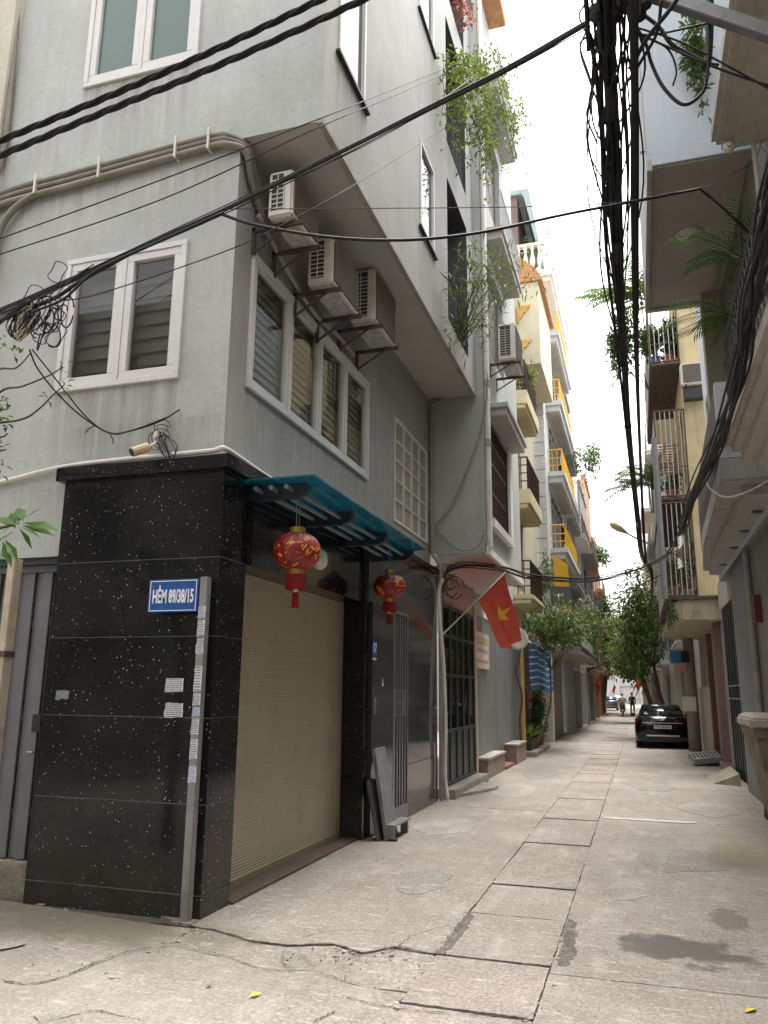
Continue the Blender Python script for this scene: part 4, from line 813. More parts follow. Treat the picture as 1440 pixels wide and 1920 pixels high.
for q_ in hs_:
    wn = part(MB().bx(SDl,q_[0],q_[1],q_[2],q_[3],-.16,-.12), 'window', GLSD, Dh); um = (q_[0]+q_[1])/2
    for a, b, c, d in ((q_[0],q_[1],q_[2],q_[2]+.09),(q_[0],q_[1],q_[3]-.09,q_[3]),(q_[0],q_[0]+.09,q_[2],q_[3]),(um-.05,um+.05,q_[2],q_[3]),(q_[1]-.09,q_[1],q_[2],q_[3])): part(MB().bx(SDl,a,b,c,d,-.1,.02), 'frame', mat('orange_timber', (.42,.20,.05), .5, .2, 4, .1, 30), wn)
for k, z in enumerate((9.82, 6.82, 4.1)):
    y0, y1, xf = 22.05, 24.9, -2.72; zt = z+(.55 if k < 2 else .25)
    m = MB(); m.prism([(XD,y0),(xf,y0),(xf,y1),(XD,y1)], z, z+.12); m.prism([(XD,y0-.04),(xf+.07,y0-.04),(xf+.07,y1+.06),(XD,y1+.06)], z+.12, zt)
    bs_ = part(m, 'balcony_slab', mat('balcony_yellow', (.62,.53,.33), .8, .1, 2, .15, 30, streak=.3, scol=(.3,.24,.14)), Dh, bevel=.02)
    railing(Dh, lside(xf), y0, y1, zt, zt+.95, 0, BROWN, .16, .014, rails=(.25,.5,.75)); railing(Dh, front(y0), XD, xf, zt, zt+.95, 0, BROWN, .16, .014, rails=(.25,.5,.75))
XU = -2.47; m = MB(); m.box((XD-.2,24.6,12.25),(XU,28.38,15.2)); fl_ = part(m, 'upper_storey', YELW, Dh)
for z in (14.35, 13.1):
    q = MB(); q.prism([(-3.2,z),(-2.75,z),(-2.80,z-.10),(-2.86,z-.12),(-2.91,z-.24),(-3.0,z-.26),(-3.04,z-.42),(-3.12,z-.45),(-3.15,z-.6),(-3.2,z-.6)], 24.52, 24.6, lambda u,v,w:(u,w,v)); part(q, 'fretted_bracket', mat('ochre_bracket', (.60,.36,.10), .7), fl_)
m = MB(); m.prism([(-4.4,15.2),(-2.32,15.2),(-2.5,15.6),(-3.0,16.1),(-4.4,16.3)], 24.5, 28.39, lambda u,v,w:(u,w,v)); part(m, 'roof', mat('orange_roof_tile', (.42,.20,.09), .8, .25, 6, .4, 20), Dh)

# ------------------------------------------------------------------ grey-white house with yellow railings and roof balustrade
XE = -2.86; SE = lside(XE); Eh = thing('yellow_railed_house', 'tall grey and white house with bright yellow balcony railings', 'house', (-6,32,0)); E0, E1 = 28.5, 36.0; CWR = mat('cool_white_render', (.56,.57,.58), .8, .08, 1.5, .15, 30, streak=.25, scol=(.33,.33,.33))
m = MB(); he = [(30.2,35.2,z,z+2.2,.25) for z in (4.2,7.1,10.0,12.9)]
wall(m, SE, E0, E1, 3.3, 17.2, he); m.quad((-5,E0,3.3),(XE,E0,3.3),(XE,E0,17.2),(-5,E0,17.2)); m.quad((-5,E1,3.3),(XE,E1,3.3),(XE,E1,17.2),(-5,E1,17.2)); m.quad((-5,E0,3.3),(XE,E0,3.3),(XE,E1,3.3),(-5,E1,3.3)); part(m, 'wall', CWR, Eh)
for i in range(26): z = 3.5+i*.52; q = MB().box((-3.6,E0-.035,z),(XE+.03,E0-.002,z+.47)); part(q, 'quoin', CWR, Eh, bevel=.01, seg=1)
for q_ in he:
    wn = part(MB().bx(SE,*q_[:4],-.24,-.20), 'window', GLSD, Eh)
    for i in range(5): u = q_[0]+i*(q_[1]-q_[0])/4; part(MB().bx(SE,u-.05,u+.05,q_[2],q_[3],-.2,.02), 'frame', STEEL, wn)
    part(MB().bx(SE,q_[0],q_[1],q_[3]-.5,q_[3]-.42,-.2,.01), 'transom', STEEL, wn)
for z in (6.55, 9.5, 12.35, 15.25):
    xf = -2.33; m = MB(); m.box((XE,29.6,z),(xf,35.6,z+.22)); m.box((XE,29.5,z+.22),(xf+.10,35.7,z+.40)); bs_ = part(m, 'balcony_slab', CWR, Eh)
    part(MB().box((XE+.06,29.85,z-.02),(xf-.08,35.3,z-.002)), 'soffit_panel', SOFF, bs_)
    railing(Eh, lside(xf), 29.65, 35.6, z+.40, z+1.3, 0, YEL, .22, .015, rails=(.3,.62)); railing(Eh, front(29.65), XE, xf, z+.40, z+1.3, 0, YEL, .16, .014, rails=(.3,.62))
    if z < 12: part(MB().bx(lside(xf),32.4,35.5,z+.46,z+1.24,-.02,.01), 'yellow_panel', YEL, Eh)
m = MB(); m.box((-5,28.3,17.2),(-2.36,35.5,17.4)); m.box((-5,28.2,17.4),(-2.28,35.6,17.65)); part(m, 'terrace_slab', WHITEW, Eh)
rl = part(MB().box((-5,28.22,18.75),(-2.30,28.40,18.87)).box((-2.46,28.4,18.75),(-2.30,35.5,18.87)), 'balustrade_rail', WHITEW, Eh)
prof_ = [(.08,0),(.08,.08),(.05,.16),(.11,.42),(.10,.54),(.05,.8),(.05,.92),(.08,1.0),(.08,1.1)]
for i in range(9): part(MB().lathe((-2.75-i*.27,28.3,17.65), prof_, 8), 'baluster', WHITEW, rl, smooth=True)
for i in range(18): part(MB().lathe((-2.38,28.8+i*.36,17.65), prof_, 8), 'baluster', WHITEW, rl, smooth=True)
for y in (28.35, 35.3): part(MB().box((-2.55,y-.16,17.65),(-2.22,y+.16,19.1)).lathe((-2.38,y,19.1),[(.12,0),(.18,.08),(.08,.2),(.14,.3),(.02,.42)],10), 'terrace_post', WHITEW, Eh)
part(MB().box((-6,29.9,17.65),(-3.75,35.9,22.2)), 'penthouse', mat('brown_cladding', (.17,.115,.105), .7, .2, 3, .1, 30), Eh)
part(MB().prism([(-6.2,22.2),(-3.55,22.2),(-3.45,22.0),(-2.85,19.0),(-2.78,19.0),(-3.25,22.4),(-6.2,22.5)], 29.8, 36, lambda u,v,w:(u,w,v)), 'canopy_roof', mat('grey_green_sheet_roof', (.34,.42,.42), .6, .15, 2, .1, 30), Eh)
railing(Eh, front(29.75), -5, -3.3, 17.65, 19.4, 0, STEEL, .16, .012)
for z in (5.2, 8.2, 11.1): part(MB().box((-2.84,34.9,z),(-2.6,35.7,z+.6)), 'vent_box', MAT['dark_painted_steel'], Eh)
ORA = mat('orange_render', (.52,.29,.19), .8, .15, 2, .15, 30, streak=.2); GRW = mat('grey_render', (.36,.355,.35), .85, .12, 1.5, .2, 30, streak=.35); BEI = mat('beige_render', (.50,.43,.33), .85, .12, 1.5, .2, 30, streak=.35); PINKR = mat('pale_pink_render', (.55,.44,.40), .85, .12, 1.5, .2, 30, streak=.3)
YDO = mat('ochre_door', (.30,.24,.16), .6, .2, 3, .1, 30)
# street level: white column, flat concrete canopy, grey doors
part(MB().box((-3.35,29.3,-.02),(-2.98,29.75,3.2)), 'column', WHITEW, Eh)
part(MB().box((-3.28,22.05,-.02),(-3.22,23.4,3.3)), 'sheet_gate', GS, Dh)
yp = MB().tube([(-3.02,22.0,0),(-3.02,22.0,3.3)], .05, 8); part(yp, 'yellow_pipe', mat('ochre_pipe', (.52,.33,.10), .6, .15, 4, .1, 40), Dh)
part(MB().box((-3.4,23.4,-.02),(-3.36,29.3,3.3)), 'brick_wall', mat('brown_brick_wall', (.22,.145,.10), .9, .35, 7, .6, 25), Dh)
for a, b in ((29.8,32.6),(32.65,35.9)): part(MB().box((-3.3,a,-.02),(-3.22,b,3.05)), 'garage_door', YDO, Eh)
# blue and white striped awning curtain
aw = thing('striped_tarpaulin', 'blue tarpaulin with white stripes hanging below the tree', 'tarpaulin', (-3.0,26,1.5)); q = MB(); q2 = MB()
nst = 7; zt, zb = 3.15, 1.75
for i in range(nst):
    for k in range(12):
        y = 23.9+k*.42; z1 = zt-(zt-zb)*i/nst; z0 = zt-(zt-zb)*(i+1)/nst; sk = -.03*k if k > 9 else 0
        f = lambda yy, zz: (-3.02+.05*math.sin(yy*3.1)+.04*(zt-zz)+.03*math.sin(yy*7+zz*3), yy, zz+.05*math.sin(yy*1.3))
        zs = z1-(z1-z0)*.22
        q2.quad(f(y,zs), f(y+.42,zs), f(y+.42,z1), f(y,z1)); q.quad(f(y,z0), f(y+.42,z0), f(y+.42,zs), f(y,zs))
part(q, 'blue_cloth', mat('blue_tarp', (.035,.16,.36), .6, .2, 3, .2, 30), aw); part(q2, 'white_stripe', mat('tarp_white', (.55,.62,.68), .6, .1, 3, .2, 30), aw)
part(MB().tube([(-3.0,23.8,3.2),(-3.0,29.0,3.2)], .025, 6), 'hanging_bar', STEEL, aw)

# ------------------------------------------------------------------ further houses down both sides
def townhouse(name, label, side, xf, y0, y1, h, m, fh=3.3, seed=1, balc=.55, bm=None, rm=STEEL, roof=None, ground=None, group=None):
    rd_ = random.Random(seed); T = lside(xf) if side < 0 else rside(xf); r = thing(name, label, 'house', (xf+side*4,(y0+y1)/2,0), group); nf = int(h//fh); holes = []
    for k in range(nf):
        z = k*fh
        if k == 0: holes.append((y0+.35,y1-.35,.05,2.75,.3))
        else:
            nw = 2 if y1-y0 > 3.2 else 1; w_ = (y1-y0-.8)/nw
            for i in range(nw): holes.append((y0+.4+i*w_+.1,y0+.4+(i+1)*w_-.1,z+.85 if (i+seed) % 2 else z+.15,z+2.55,.2))
    q = MB(); wall(q, T, y0, y1, -.05, h, holes); e = side*7
    q.quad(T(y0,-.05,0), T(y0,h,0), T(y0,h,-7), T(y0,-.05,-7)); q.quad(T(y1,-.05,0), T(y1,h,0), T(y1,h,-7), T(y1,-.05,-7)); q.quad(T(y0,h,0), T(y1,h,0), T(y1,h,-7), T(y0,h,-7))
    part(q, 'wall', m, r)
    for i, hh in enumerate(holes):
        if i == 0:
            d = part(MB().bx(T,*hh[:4],-.28,-.24), 'garage_door', ground or GS, r); n = 4
            for j in range(1,n): u = hh[0]+(hh[1]-hh[0])*j/n; part(MB().bx(T,u-.02,u+.02,hh[2],hh[3],-.24,-.21), 'door_stile', STEEL, d)
        else:
            wn = part(MB().bx(T,hh[0],hh[1],hh[2],hh[3],-.18,-.15), 'window', GLSD, r); um = (hh[0]+hh[1])/2
            fq = MB().bx(T,hh[0],hh[0]+.07,hh[2],hh[3],-.15,-.05).bx(T,hh[1]-.07,hh[1],hh[2],hh[3],-.15,-.05).bx(T,um-.04,um+.04,hh[2],hh[3],-.15,-.06).bx(T,hh[0],hh[1],hh[3]-.07,hh[3],-.15,-.055).bx(T,hh[0],hh[1],hh[2],hh[2]+.07,-.15,-.055); part(fq, 'frame', WHITEF if rd_.random() < .6 else BROWN, wn)
    for k in range(1, nf):
        z = k*fh; d = balc*rd_.uniform(.7,1.1)
        sb = part(MB().bx(T,y0+.1,y1-.1,z-.10,z+.06,0,d).bx(T,y0+.05,y1-.05,z+.06,z+.13,0,d+.05), 'balcony_slab', bm or m, r)
        if rd_.random() < .8: railing(r, lambda u,v,w,T=T,d=d: T(u,v,d-.04), y0+.15, y1-.15, z+.13, z+.95, 0, rm, .16, .012); railing(r, lambda u,v,w,T=T,y0=y0: T(y0+.15,v,u), .05, d-.04, z+.13, z+.95, 0, rm, .14, .012)
    part(MB().bx(T,y0,y1,h,h+.35,-.25,.08), 'parapet', bm or m, r)
    if roof: part(MB().bx(T,y0+.1,y1-.1,h+.36,h+2.6,-5,-1.2), 'roof_room', roof, r); 
    return r
Ls = [(36.05,41,16.2,GRW,-2.75,'tall_grey_house','tall grey house with steel railed balconies',GS),
      (41.05,46,14.5,WHITEW,-2.8,'white_house','white house halfway down the alley with pale door',YDO),(46.05,52,13.5,GRW,-2.7,'plain_grey_house','plain grey house before the orange houses',GS),(52.05,58,15.5,ORA,-2.7,'orange_house','orange house with planted balconies down the alley',YDO),(58.05,64,12,BEI,-2.9,'beige_house','beige house beyond the orange house',YDO),
      (64.05,71,13.5,ORA,-2.8,'small_orange_house','second orange house further down the alley',GS),(71.05,80,12,WHITEW,-3.1,'white_house','far white house on the orange houses side',GS),(80.05,92,14,PINKR,-3.6,'pink_house','far pale pink house on the orange houses side',YDO),(92.05,108,12,BEI,-4.6,'beige_house','far beige house near the end of the alley, orange side',GS)]
for i, (a, b, h, m_, xf, nm, lab, gd) in enumerate(Ls): townhouse(nm, lab, -1, xf, a, b, h, m_, 3.2 if h > 12 else 3.4, i+3, .55 if i else .3, ground=gd, roof=ORA if m_ is ORA else None)
m = MB().box((-3.3,29.8,3.05),(-1.95,41.0,3.35)).box((-1.97,29.8,3.35),(-1.90,41.0,3.75)); solo(m, 'flat_concrete_canopy', CONC, 'long flat concrete canopy over the garage doors below the yellow railings', 'canopy', bevel=.01)
Rs = [(28.3,33.5,11,WHITEW,1.75,'white_balcony_house','white house with projecting box balcony beyond the utility pole',GS),(33.55,39,13,BEI,1.8,'beige_house','beige house behind the big street tree',YDO),(39.05,45,17,WHITEW,1.55,'tall_white_house','tall white house above the big street tree',GS),(45.05,52,14,GRW,1.6,'grey_house','grey house past the big street tree',GS),(52.05,60,19,WHITEW,1.4,'slim_white_house','tallest white house past the big street tree',YDO),(60.05,70,13,PINKR,1.3,'pink_house','pale pink house far past the street tree',GS),(70.05,84,15,WHITEW,.9,'white_house','far white house on the street tree side',YDO),(84.05,104,12,BEI,.3,'beige_house','far beige house on the street tree side',GS)]
for i, (a, b, h, m_, xf, nm, lab, gd) in enumerate(Rs): townhouse(nm, lab, 1, xf, a, b, h, m_, 3.3, i+21, .6, ground=gd)
# house closing the view
eh = thing('cream_house', 'far cream house closing the end of the alley', 'house', (-4,135,0)); q = MB(); wall(q, front(132), -18, 12, -.05, 13, [(-8,-5.4,.1,2.8,.3),(-3,0,.1,2.8,.3),(-8,-6,4,6,.2),(-4,-2,4,6,.2),(0,2,4,6,.2),(-8,-6,7.5,9.5,.2),(-4,-2,7.5,9.5,.2)]); part(q, 'wall', GRW, eh); part(MB().box((-18,132.02,13),(12,142,13.3)), 'roof_slab', CONC, eh)

# house across the lane, unseen behind the viewpoint, added and darkened to cut light
def bk(u, v, w): return (u, -2.8+w, v)
ob = thing('unseen_house', 'unseen plain house added across the lane from the black granite pillar', 'house', (-6,-6,0)); q = MB(); wall(q, bk, -14, 1.75, -.05, 10.5, [(-12,-9.5,.1,2.8,.3),(-7,-4.2,.1,2.8,.3),(-2.6,0.6,.1,2.8,.3)]+[(x,x+1.4,z,z+1.6,.2) for x in (-12,-8.4,-4.8,-1.2) for z in (4.4,7.6)]); q.quad(bk(-14,-.05,0),bk(-14,10.5,0),bk(-14,10.5,-6),bk(-14,-.05,-6)); q.quad(bk(-14,10.5,0),bk(1.75,10.5,0),bk(1.75,10.5,-6),bk(-14,10.5,-6)); part(q, 'wall', mat('dark_grey_render', (.17,.17,.17), .85, .2, 1.5, .2, 30, streak=.4), ob)
for x in (-12,-8.4,-4.8,-1.2):
    for z in (4.4,7.6): part(MB().bx(bk,x,x+1.4,z,z+1.6,-.15,-.12), 'window', GLSD, ob)
# ------------------------------------------------------------------ right side: cream house with cornice and iron balcony
CR = mat('cream_stucco', (.44,.405,.345), .82, .16, 1.6, .2, 30, streak=.5, scol=(.20,.175,.135), rnd=0)
R0 = thing('cream_balcony_house', 'cream house with deep cornice and ornate iron balcony by the blue house', 'house', (5,3,0)); X0 = 1.78; T0 = rside(X0)
m = MB(); wall(m, T0, -5, 8.9, -.05, 11.4, [(2.2,5.2,4.5,7.2,.2),(6.0,8.2,4.5,7.2,.2),(5.2,8.4,.05,2.9,.3),(1,4.4,.05,2.9,.3)]); m.quad(T0(8.9,-.05,0),T0(8.9,11.4,0),T0(8.9,11.4,-8),T0(8.9,-.05,-8)); m.quad(T0(-5,11.4,0),T0(8.9,11.4,0),T0(8.9,11.4,-8),T0(-5,11.4,-8)); part(m, 'wall', CR, R0)  # wall carried up unseen above the cornice to shade the upper wall opposite
m = MB()
for w0, z0, z1 in ((.61,8.0,8.12),(.56,7.95,8.0),(.47,7.90,7.95)): m.bx(T0,-5,8.82,z0,z1,-.05,w0)
m.bx(T0,-5,8.8,7.86,8.3,-.05,.38); part(m, 'cornice', CR, R0)
m = MB(); m.bx(T0,-5,8.72,4.06,4.20,-.05,.62); m.bx(T0,-5,8.78,4.20,4.29,-.05,.70); m.bx(T0,-5,8.84,4.29,4.42,-.05,.76); m.bx(T0,-5,8.60,3.98,4.06,-.05,.50); bsl = part(m, 'balcony_slab', CR, R0, bevel=.012)
IRON = mat('wrought_iron', (.045,.040,.040), .42, .3, 6, .1, 60, spec=.6)
TI = rside(1.10); rl = part(MB().tube([TI(-3,5.42,0),TI(8.7,5.42,0)], .022, 6).tube([TI(-3,4.5,0),TI(8.7,4.5,0)], .015, 6), 'balcony_railing', IRON, R0)
for i in range(42):
    y = 8.7-i*.17; q = MB(); q.tube([TI(y,4.42,0),TI(y,5.42,0)], .010, 4)
    for k in range(3):
        z = 4.62+k*.27; q.tube([TI(y+.075*math.cos(a)*(1-a/14)+.085,z+.11*math.sin(a)*(1-a/14),0) for a in np.linspace(0,7.5,16)], .008, 4)
    part(q, 'baluster', IRON, rl)
for q_ in ((2.2,5.2,4.5,7.2),(6.0,8.2,4.5,7.2)): window(R0, T0, *q_, 3, .07, .05, GLSD, .02, fm=BROWN, w=-.05)
for q_ in ((5.2,8.4,.05,2.9),(1,4.4,.05,2.9)):
    d = part(MB().bx(T0,*q_,-.28,-.24), 'folding_gate', GREYGATE, R0)
    for i in range(10): u = q_[0]+(q_[1]-q_[0])*(i+.5)/10; part(MB().bx(T0,u-.10,u+.10,q_[2],q_[3],-.24,-.21), 'gate_slat', GREYGATE, d)
# lattice screen at the upper balcony corner
ls = MB(); TL = rside(1.28)
for i in range(7):
    z = 5.45+i*.36; ls.tube([TI(8.75,z,-.5),TI(8.75,z+.36,-.64)], .012, 4); ls.tube([TI(8.75,z+.36,-.5),TI(8.75,z,-.64)], .012, 4)
ls.tube([TI(8.75,5.42,-.5),TI(8.75,7.85,-.5)], .03, 6); ls.tube([TI(8.75,5.42,-.64),TI(8.75,7.85,-.64)], .03, 6); part(ls, 'lattice_post', CR, R0)
c = onY(1367,278,8.75); dc = thing('dome_camera', 'small beige dome camera under the cornice of the cream house', 'camera', (c[0],8.75,c[2])); part(MB().box((c[0]-.07,8.72,c[2]+.04),(c[0]+.07,8.84,c[2]+.16)), 'mount', CR, dc, bevel=.01); part(MB().lathe((c[0],8.75,c[2]-.05), [(.02,0),(.06,.03),(.07,.09)], 14), 'dome', WHITEPL, dc, smooth=True); part(MB().lathe((c[0],8.69,c[2]+.0), [(.025,0),(.028,.03)], 12, 'y'), 'lens', BLACK, dc)
# ------------------------------------------------------------------ pale blue house with deep overhang
R1 = thing('pale_blue_house', 'pale blue house with deep square overhang on the cable side', 'house', (5,13,0)); T1 = rside(1.64)
m = MB(); m.box((.47,9.06,8.0),(5,12.95,11.6)); ov = part(m, 'overhang_storey', BLUEW, R1)
m = MB(); m.box((.52,9.10,7.975),(1.66,12.9,7.998)); part(m, 'overhang_soffit', mat('brown_grey_soffit', (.36,.32,.28), .85, .06, 1.5, .1, 30, rnd=0), ov)
m = MB(); m.box((.455,9.05,7.93),(.515,12.96,8.08)).box((.515,12.86,7.93),(1.66,12.96,7.998)); part(m, 'soffit_trim', CR, ov)
part(MB().lathe((1.02,10.7,7.89),[(.02,0),(.15,.03),(.21,.085)],20), 'ceiling_lamp', mat('opal_lamp_cover', (.55,.52,.48), .4), ov, smooth=True)
part(MB().box((.40,9.3,8.4),(.46,9.36,11.6)), 'corner_pipe', WHITEPL, ov)
m = MB(); wall(m, T1, 9.06, 17.1, 3.9, 8.0, [(13.6,14.9,5.4,7.6,.15),(15.4,16.7,5.4,7.6,.15)]); m.quad(T1(9.06,3.9,0),T1(9.06,8,0),T1(9.06,8,-4),T1(9.06,3.9,-4)); m.quad(T1(17.1,3.9,0),T1(17.1,11.6,0),T1(17.1,11.6,-4),T1(17.1,3.9,-4)); wall(m, T1, 12.95, 17.1, 8.0, 11.6, []); m.quad(T1(12.95,11.6,0),T1(17.1,11.6,0),T1(17.1,11.6,-4),T1(12.95,11.6,-4)); part(m, 'wall', BLUEW, R1)
OLV = mat('olive_roller_door', (.16,.145,.11), .6, .12, 2, .05, 30, streak=.3)
rd2 = part(MB().bx(T1,9.12,12.5,5.0,7.9,.004,.02), 'roller_door', OLV, R1)
for i in range(34): u = 9.14+i*.098; part(MB().bx(T1,u,u+.06,5.0,7.9,.02,.045), 'door_rib', OLV, rd2)
part(MB().box((1.30,12.55,4.4),(1.66,12.85,7.97)), 'column', mat('olive_column', (.27,.24,.17), .8, .1, 2, .1, 30), R1)
for q_ in ((13.6,14.9,5.4,7.6),(15.4,16.7,5.4,7.6)): window(R1, T1, *q_, 2, .06, .04, GLSD, .02)
# first-floor balcony with chamfered underside and downlights
m = MB(); m.prism([(1.05,9.66),(1.75,9.66),(1.75,17.0),(1.36,17.0),(1.16,14.2)], 4.12, 4.40); m.prism([(1.30,9.9),(1.75,9.9),(1.75,16.8),(1.45,16.8),(1.32,14.4)], 4.0, 4.121); bl = part(m, 'balcony_slab', mat('light_grey_soffit', (.34,.33,.31), .8, .12, 1.5, .1, 30, streak=.4, rnd=0), R1, bevel=.02)
part(MB().box((1.06,9.67,4.402),(1.66,9.78,5.35)), 'balcony_parapet', mat('pale_marble', (.55,.57,.60), .5, .12, 4, .05, 30), R1, bevel=.008)
part(MB().prism([(1.06,9.79),(1.14,9.79),(1.24,14.2),(1.44,16.95),(1.36,16.98),(1.16,14.25)], 4.402, 5.30), 'balcony_parapet', mat('dark_brown_panel', (.055,.038,.032), .6, .2, 3, .1, 30), R1)
for y in (10.9, 12.2, 13.6, 15.4): part(MB().lathe((1.58,y,3.975),[(.05,0),(.075,.01),(.075,.026)],16), 'downlight', mat('downlight_ring', (.10,.09,.085), .3, metal=.6), bl)
# street level
part(MB().box((1.80,9.05,-.05),(2.2,13.6,4.1)), 'ground_wall', mat('dim_grey_wall', (.22,.215,.20), .8, .15, 2, .2, 30, streak=.4), R1); part(MB().box((1.76,13.66,-.05),(2.2,16.25,4.1)), 'pilaster', mat('blue_grey_pilaster', (.20,.21,.21), .7, .12, 2, .15, 30, streak=.35), R1)
part(MB().tube([(1.72,13.5,0),(1.72,13.5,4.0)], .045, 8), 'drain_pipe', GREYPIPE, R1); part(MB().box((1.70,12.9,2.75),(1.80,13.1,3.15)), 'letter_box', mat('dark_red_paint', (.12,.02,.02), .5), R1)
gd = part(MB().box((1.86,16.28,.05),(1.9,18.9,3.5)), 'green_folding_door', GREEN, R1)
for i in range(6): u = 16.3+i*.43; part(MB().box((1.80,u+.02,.06),(1.86,u+.10,3.5)), 'door_stile', GREEN, gd); part(MB().box((1.82,u+.12,.06),(1.855,u+.41,3.5)), 'door_panel', GREEN, gd)
for z in (1.6,1.85): part(MB().box((1.78,16.4,z),(1.80,18.8,z+.03)), 'door_bolt', STEEL, gd)
part(MB().box((1.78,16.25,3.5),(2.2,18.95,4.1)), 'door_head', CONC, R1)
# posts of the next doorway
R2 = thing('yellow_caged_house', 'dull yellow house with rusty cage balconies full of plants', 'house', (5,23.5,0))
YDU = mat('dull_yellow_render', (.52,.42,.25), .85, .15, 2, .2, 30, streak=.5, scol=(.17,.12,.07))
part(MB().box((1.76,20.55,-.02),(1.94,20.95,3.35)), 'pink_post', PINKP, R2, bevel=.012); part(MB().box((1.70,20.5,-.02),(1.97,21.0,.16)), 'post_base', CONC, R2)
part(MB().box((1.95,21.0,0),(2.05,23.2,3.3)), 'doorway', UNLIT, R2); part(MB().box((1.80,23.2,0),(1.95,23.6,3.3)), 'red_brown_post', mat('red_brown_post', (.16,.07,.05), .7, .2, 4, .2, 30), R2); part(MB().box((1.82,23.7,0),(1.9,27.9,1.9)), 'cream_board_wall', CREAMW, R2); part(MB().box((1.92,19.0,0),(2.05,28.2,4.0)), 'ground_wall', CONC, R2)
m = MB(); m.prism([(1.02,3.88),(.86,3.78),(.80,3.62),(.82,3.48),(1.05,3.42),(1.95,3.40),(1.95,3.88)], 20.05, 27.5, lambda u,v,w:(u,w,v)); part(m, 'cantilever_slab', mat('stained_beam', (.44,.38,.27), .9, .3, 3, .3, 30, streak=.6, scol=(.12,.08,.05)), R2)
part(MB().box((.74,19.98,3.882),(1.95,27.5,3.96)), 'balcony_floor', RUST, R2)
m = MB(); wall(m, rside(1.46), 20.06, 28.2, 3.96, 12.6, [(21,22.6,z,z+2,.3) for z in (4.3,7.0,9.8)]+[(24,26.6,z,z+2,.3) for z in (4.3,7.0,9.8)]); m.quad((1.46,20.06,3.96),(6,20.06,3.96),(6,20.06,12.6),(1.46,20.06,12.6)); m.quad((1.46,20.06,12.6),(6,20.06,12.6),(6,28.2,12.6),(1.46,28.2,12.6)); part(m, 'wall', YDU, R2)
for z in (4.3,7.0,9.8):
    for a, b in ((21,22.6),(24,26.6)): part(MB().bx(rside(1.46),a,b,z,z+2,-.3,-.26), 'window', GLSD, R2)
def cage(z0, z1, mm, floor=True, y1=26.8, xf=.74, gap=.14):
    fq = MB(); T_ = rside(xf)
    for z in (z0, z1): fq.tube([T_(20.0,z,0),T_(y1,z,0)], .022, 6); fq.tube([(xf,20.0,z),(1.46,20.0,z)], .022, 6)
    fq.tube([(xf,20.0,z0),(xf,20.0,z1)], .025, 6); fq.tube([(1.44,20.0,z0),(1.44,20.0,z1)], .02, 6); zz = (z0*2+z1)/3; fq.tube([(xf,20.0,zz),(1.46,20.0,zz)], .012, 5)
    cg_ = part(fq, 'cage_frame', RUST, R2)
    for i in range(7): x = xf+.02+i*.115; part(MB().tube([(x,20.0,z0),(x,20.0,z1)], .012, 5), 'cage_bar', mm, cg_)
    q = MB()
    for i in range(int((y1-20)/gap)): q.tube([T_(20+i*gap,z0,0),T_(20+i*gap,z1,0)], .010, 4)
    part(q, 'cage_bars_side', mm, cg_)
    if floor: part(MB().box((xf,19.99,z0-.10),(1.46,y1,z0-.03)), 'cage_floor', RUST, cg_)
PALEB = mat('pale_iron_bar', (.42,.40,.37), .5, .2, 6, .1, 50)
cage(3.98, 6.25, PALEB, False); cage(6.42, 8.62, PALEB); cage(9.95, 11.4, PALEB)
# louvred timber screen in the middle cage
sc2 = part(MB().box((.80,20.25,7.05),(1.30,20.28,7.1)).box((.80,20.25,7.75),(1.30,20.28,7.8)), 'louvre_screen', mat('reddish_timber', (.22,.12,.075), .7, .2, 4, .2, 30), R2)
for i in range(9): part(MB().box((.80,20.25,7.12+i*.07),(1.30,20.275,7.16+i*.07)), 'louvre', MAT['reddish_timber'], sc2)
part(MB().box((.78,20.3,7.85),(1.32,20.34,8.5)), 'bamboo_blind', mat('bamboo_blind', (.30,.245,.15), .8, .2, 5, .2, 60), R2)
part(MB().tube([(.70,19.93,3.9),(.70,19.93,7.9)], .075, 10), 'grey_downpipe', mat('grey_downpipe', (.17,.165,.175), .5, .15, 3, .1, 30), R2)
u = ac_unit(.78,.28,.56,'cream air conditioner with grey box under it on the yellow caged house'); u.location = (1.42,19.98,9.15); u.rotation_euler = (0,0,-math.pi/2); u['group'] = 'air conditioner units on the yellow caged house'; del u['group']
u2 = MB().box((1.46,19.72,8.78),(1.95,19.95,9.03)); solo(u2, 'grey_equipment_box', DARKM, 'dark grey box below the cream air conditioner on the yellow caged house', 'box', bevel=.01)
u = ac_unit(.80,.30,.95,'white air conditioner hanging past the cages of the yellow house'); u.location = (.78,27.6,4.95); u.rotation_euler = (0,0,-math.pi/2); del u['group']
BLUEP = mat('blue_plastic_pot', (.03,.07,.22), .5); REDP = mat('red_plastic_pot', (.34,.05,.05), .5)
pot('blue pot standing in the top cage of the yellow house', (.90,20.35,9.92), .15, .30, BLUEP); pot('red pot standing in the top cage of the yellow house', (1.2,20.35,9.92), .15, .28, REDP)
plant('potted_shrub','leafy green shrub growing from the blue pot in the top cage','plant',(.90,20.35,10.2),(.85,20.5,10.85),(.34,.5,.6),800,.17,.06,LEAF)
plant('potted_shrub','green shrub growing from the red pot in the top cage','plant',(1.2,20.35,10.15),(1.22,20.7,10.8),(.34,.5,.6),800,.17,.06,LEAFD)
pot('dark pot on the middle cage floor of the yellow house', (1.05,20.4,6.40), .14, .25, TERRA); plant('potted_shrub','dark green shrub filling the middle cage of the yellow house','plant',(1.05,20.4,6.62),(1.05,20.7,7.0),(.3,.4,.40),420,.13,.04,LEAFD)
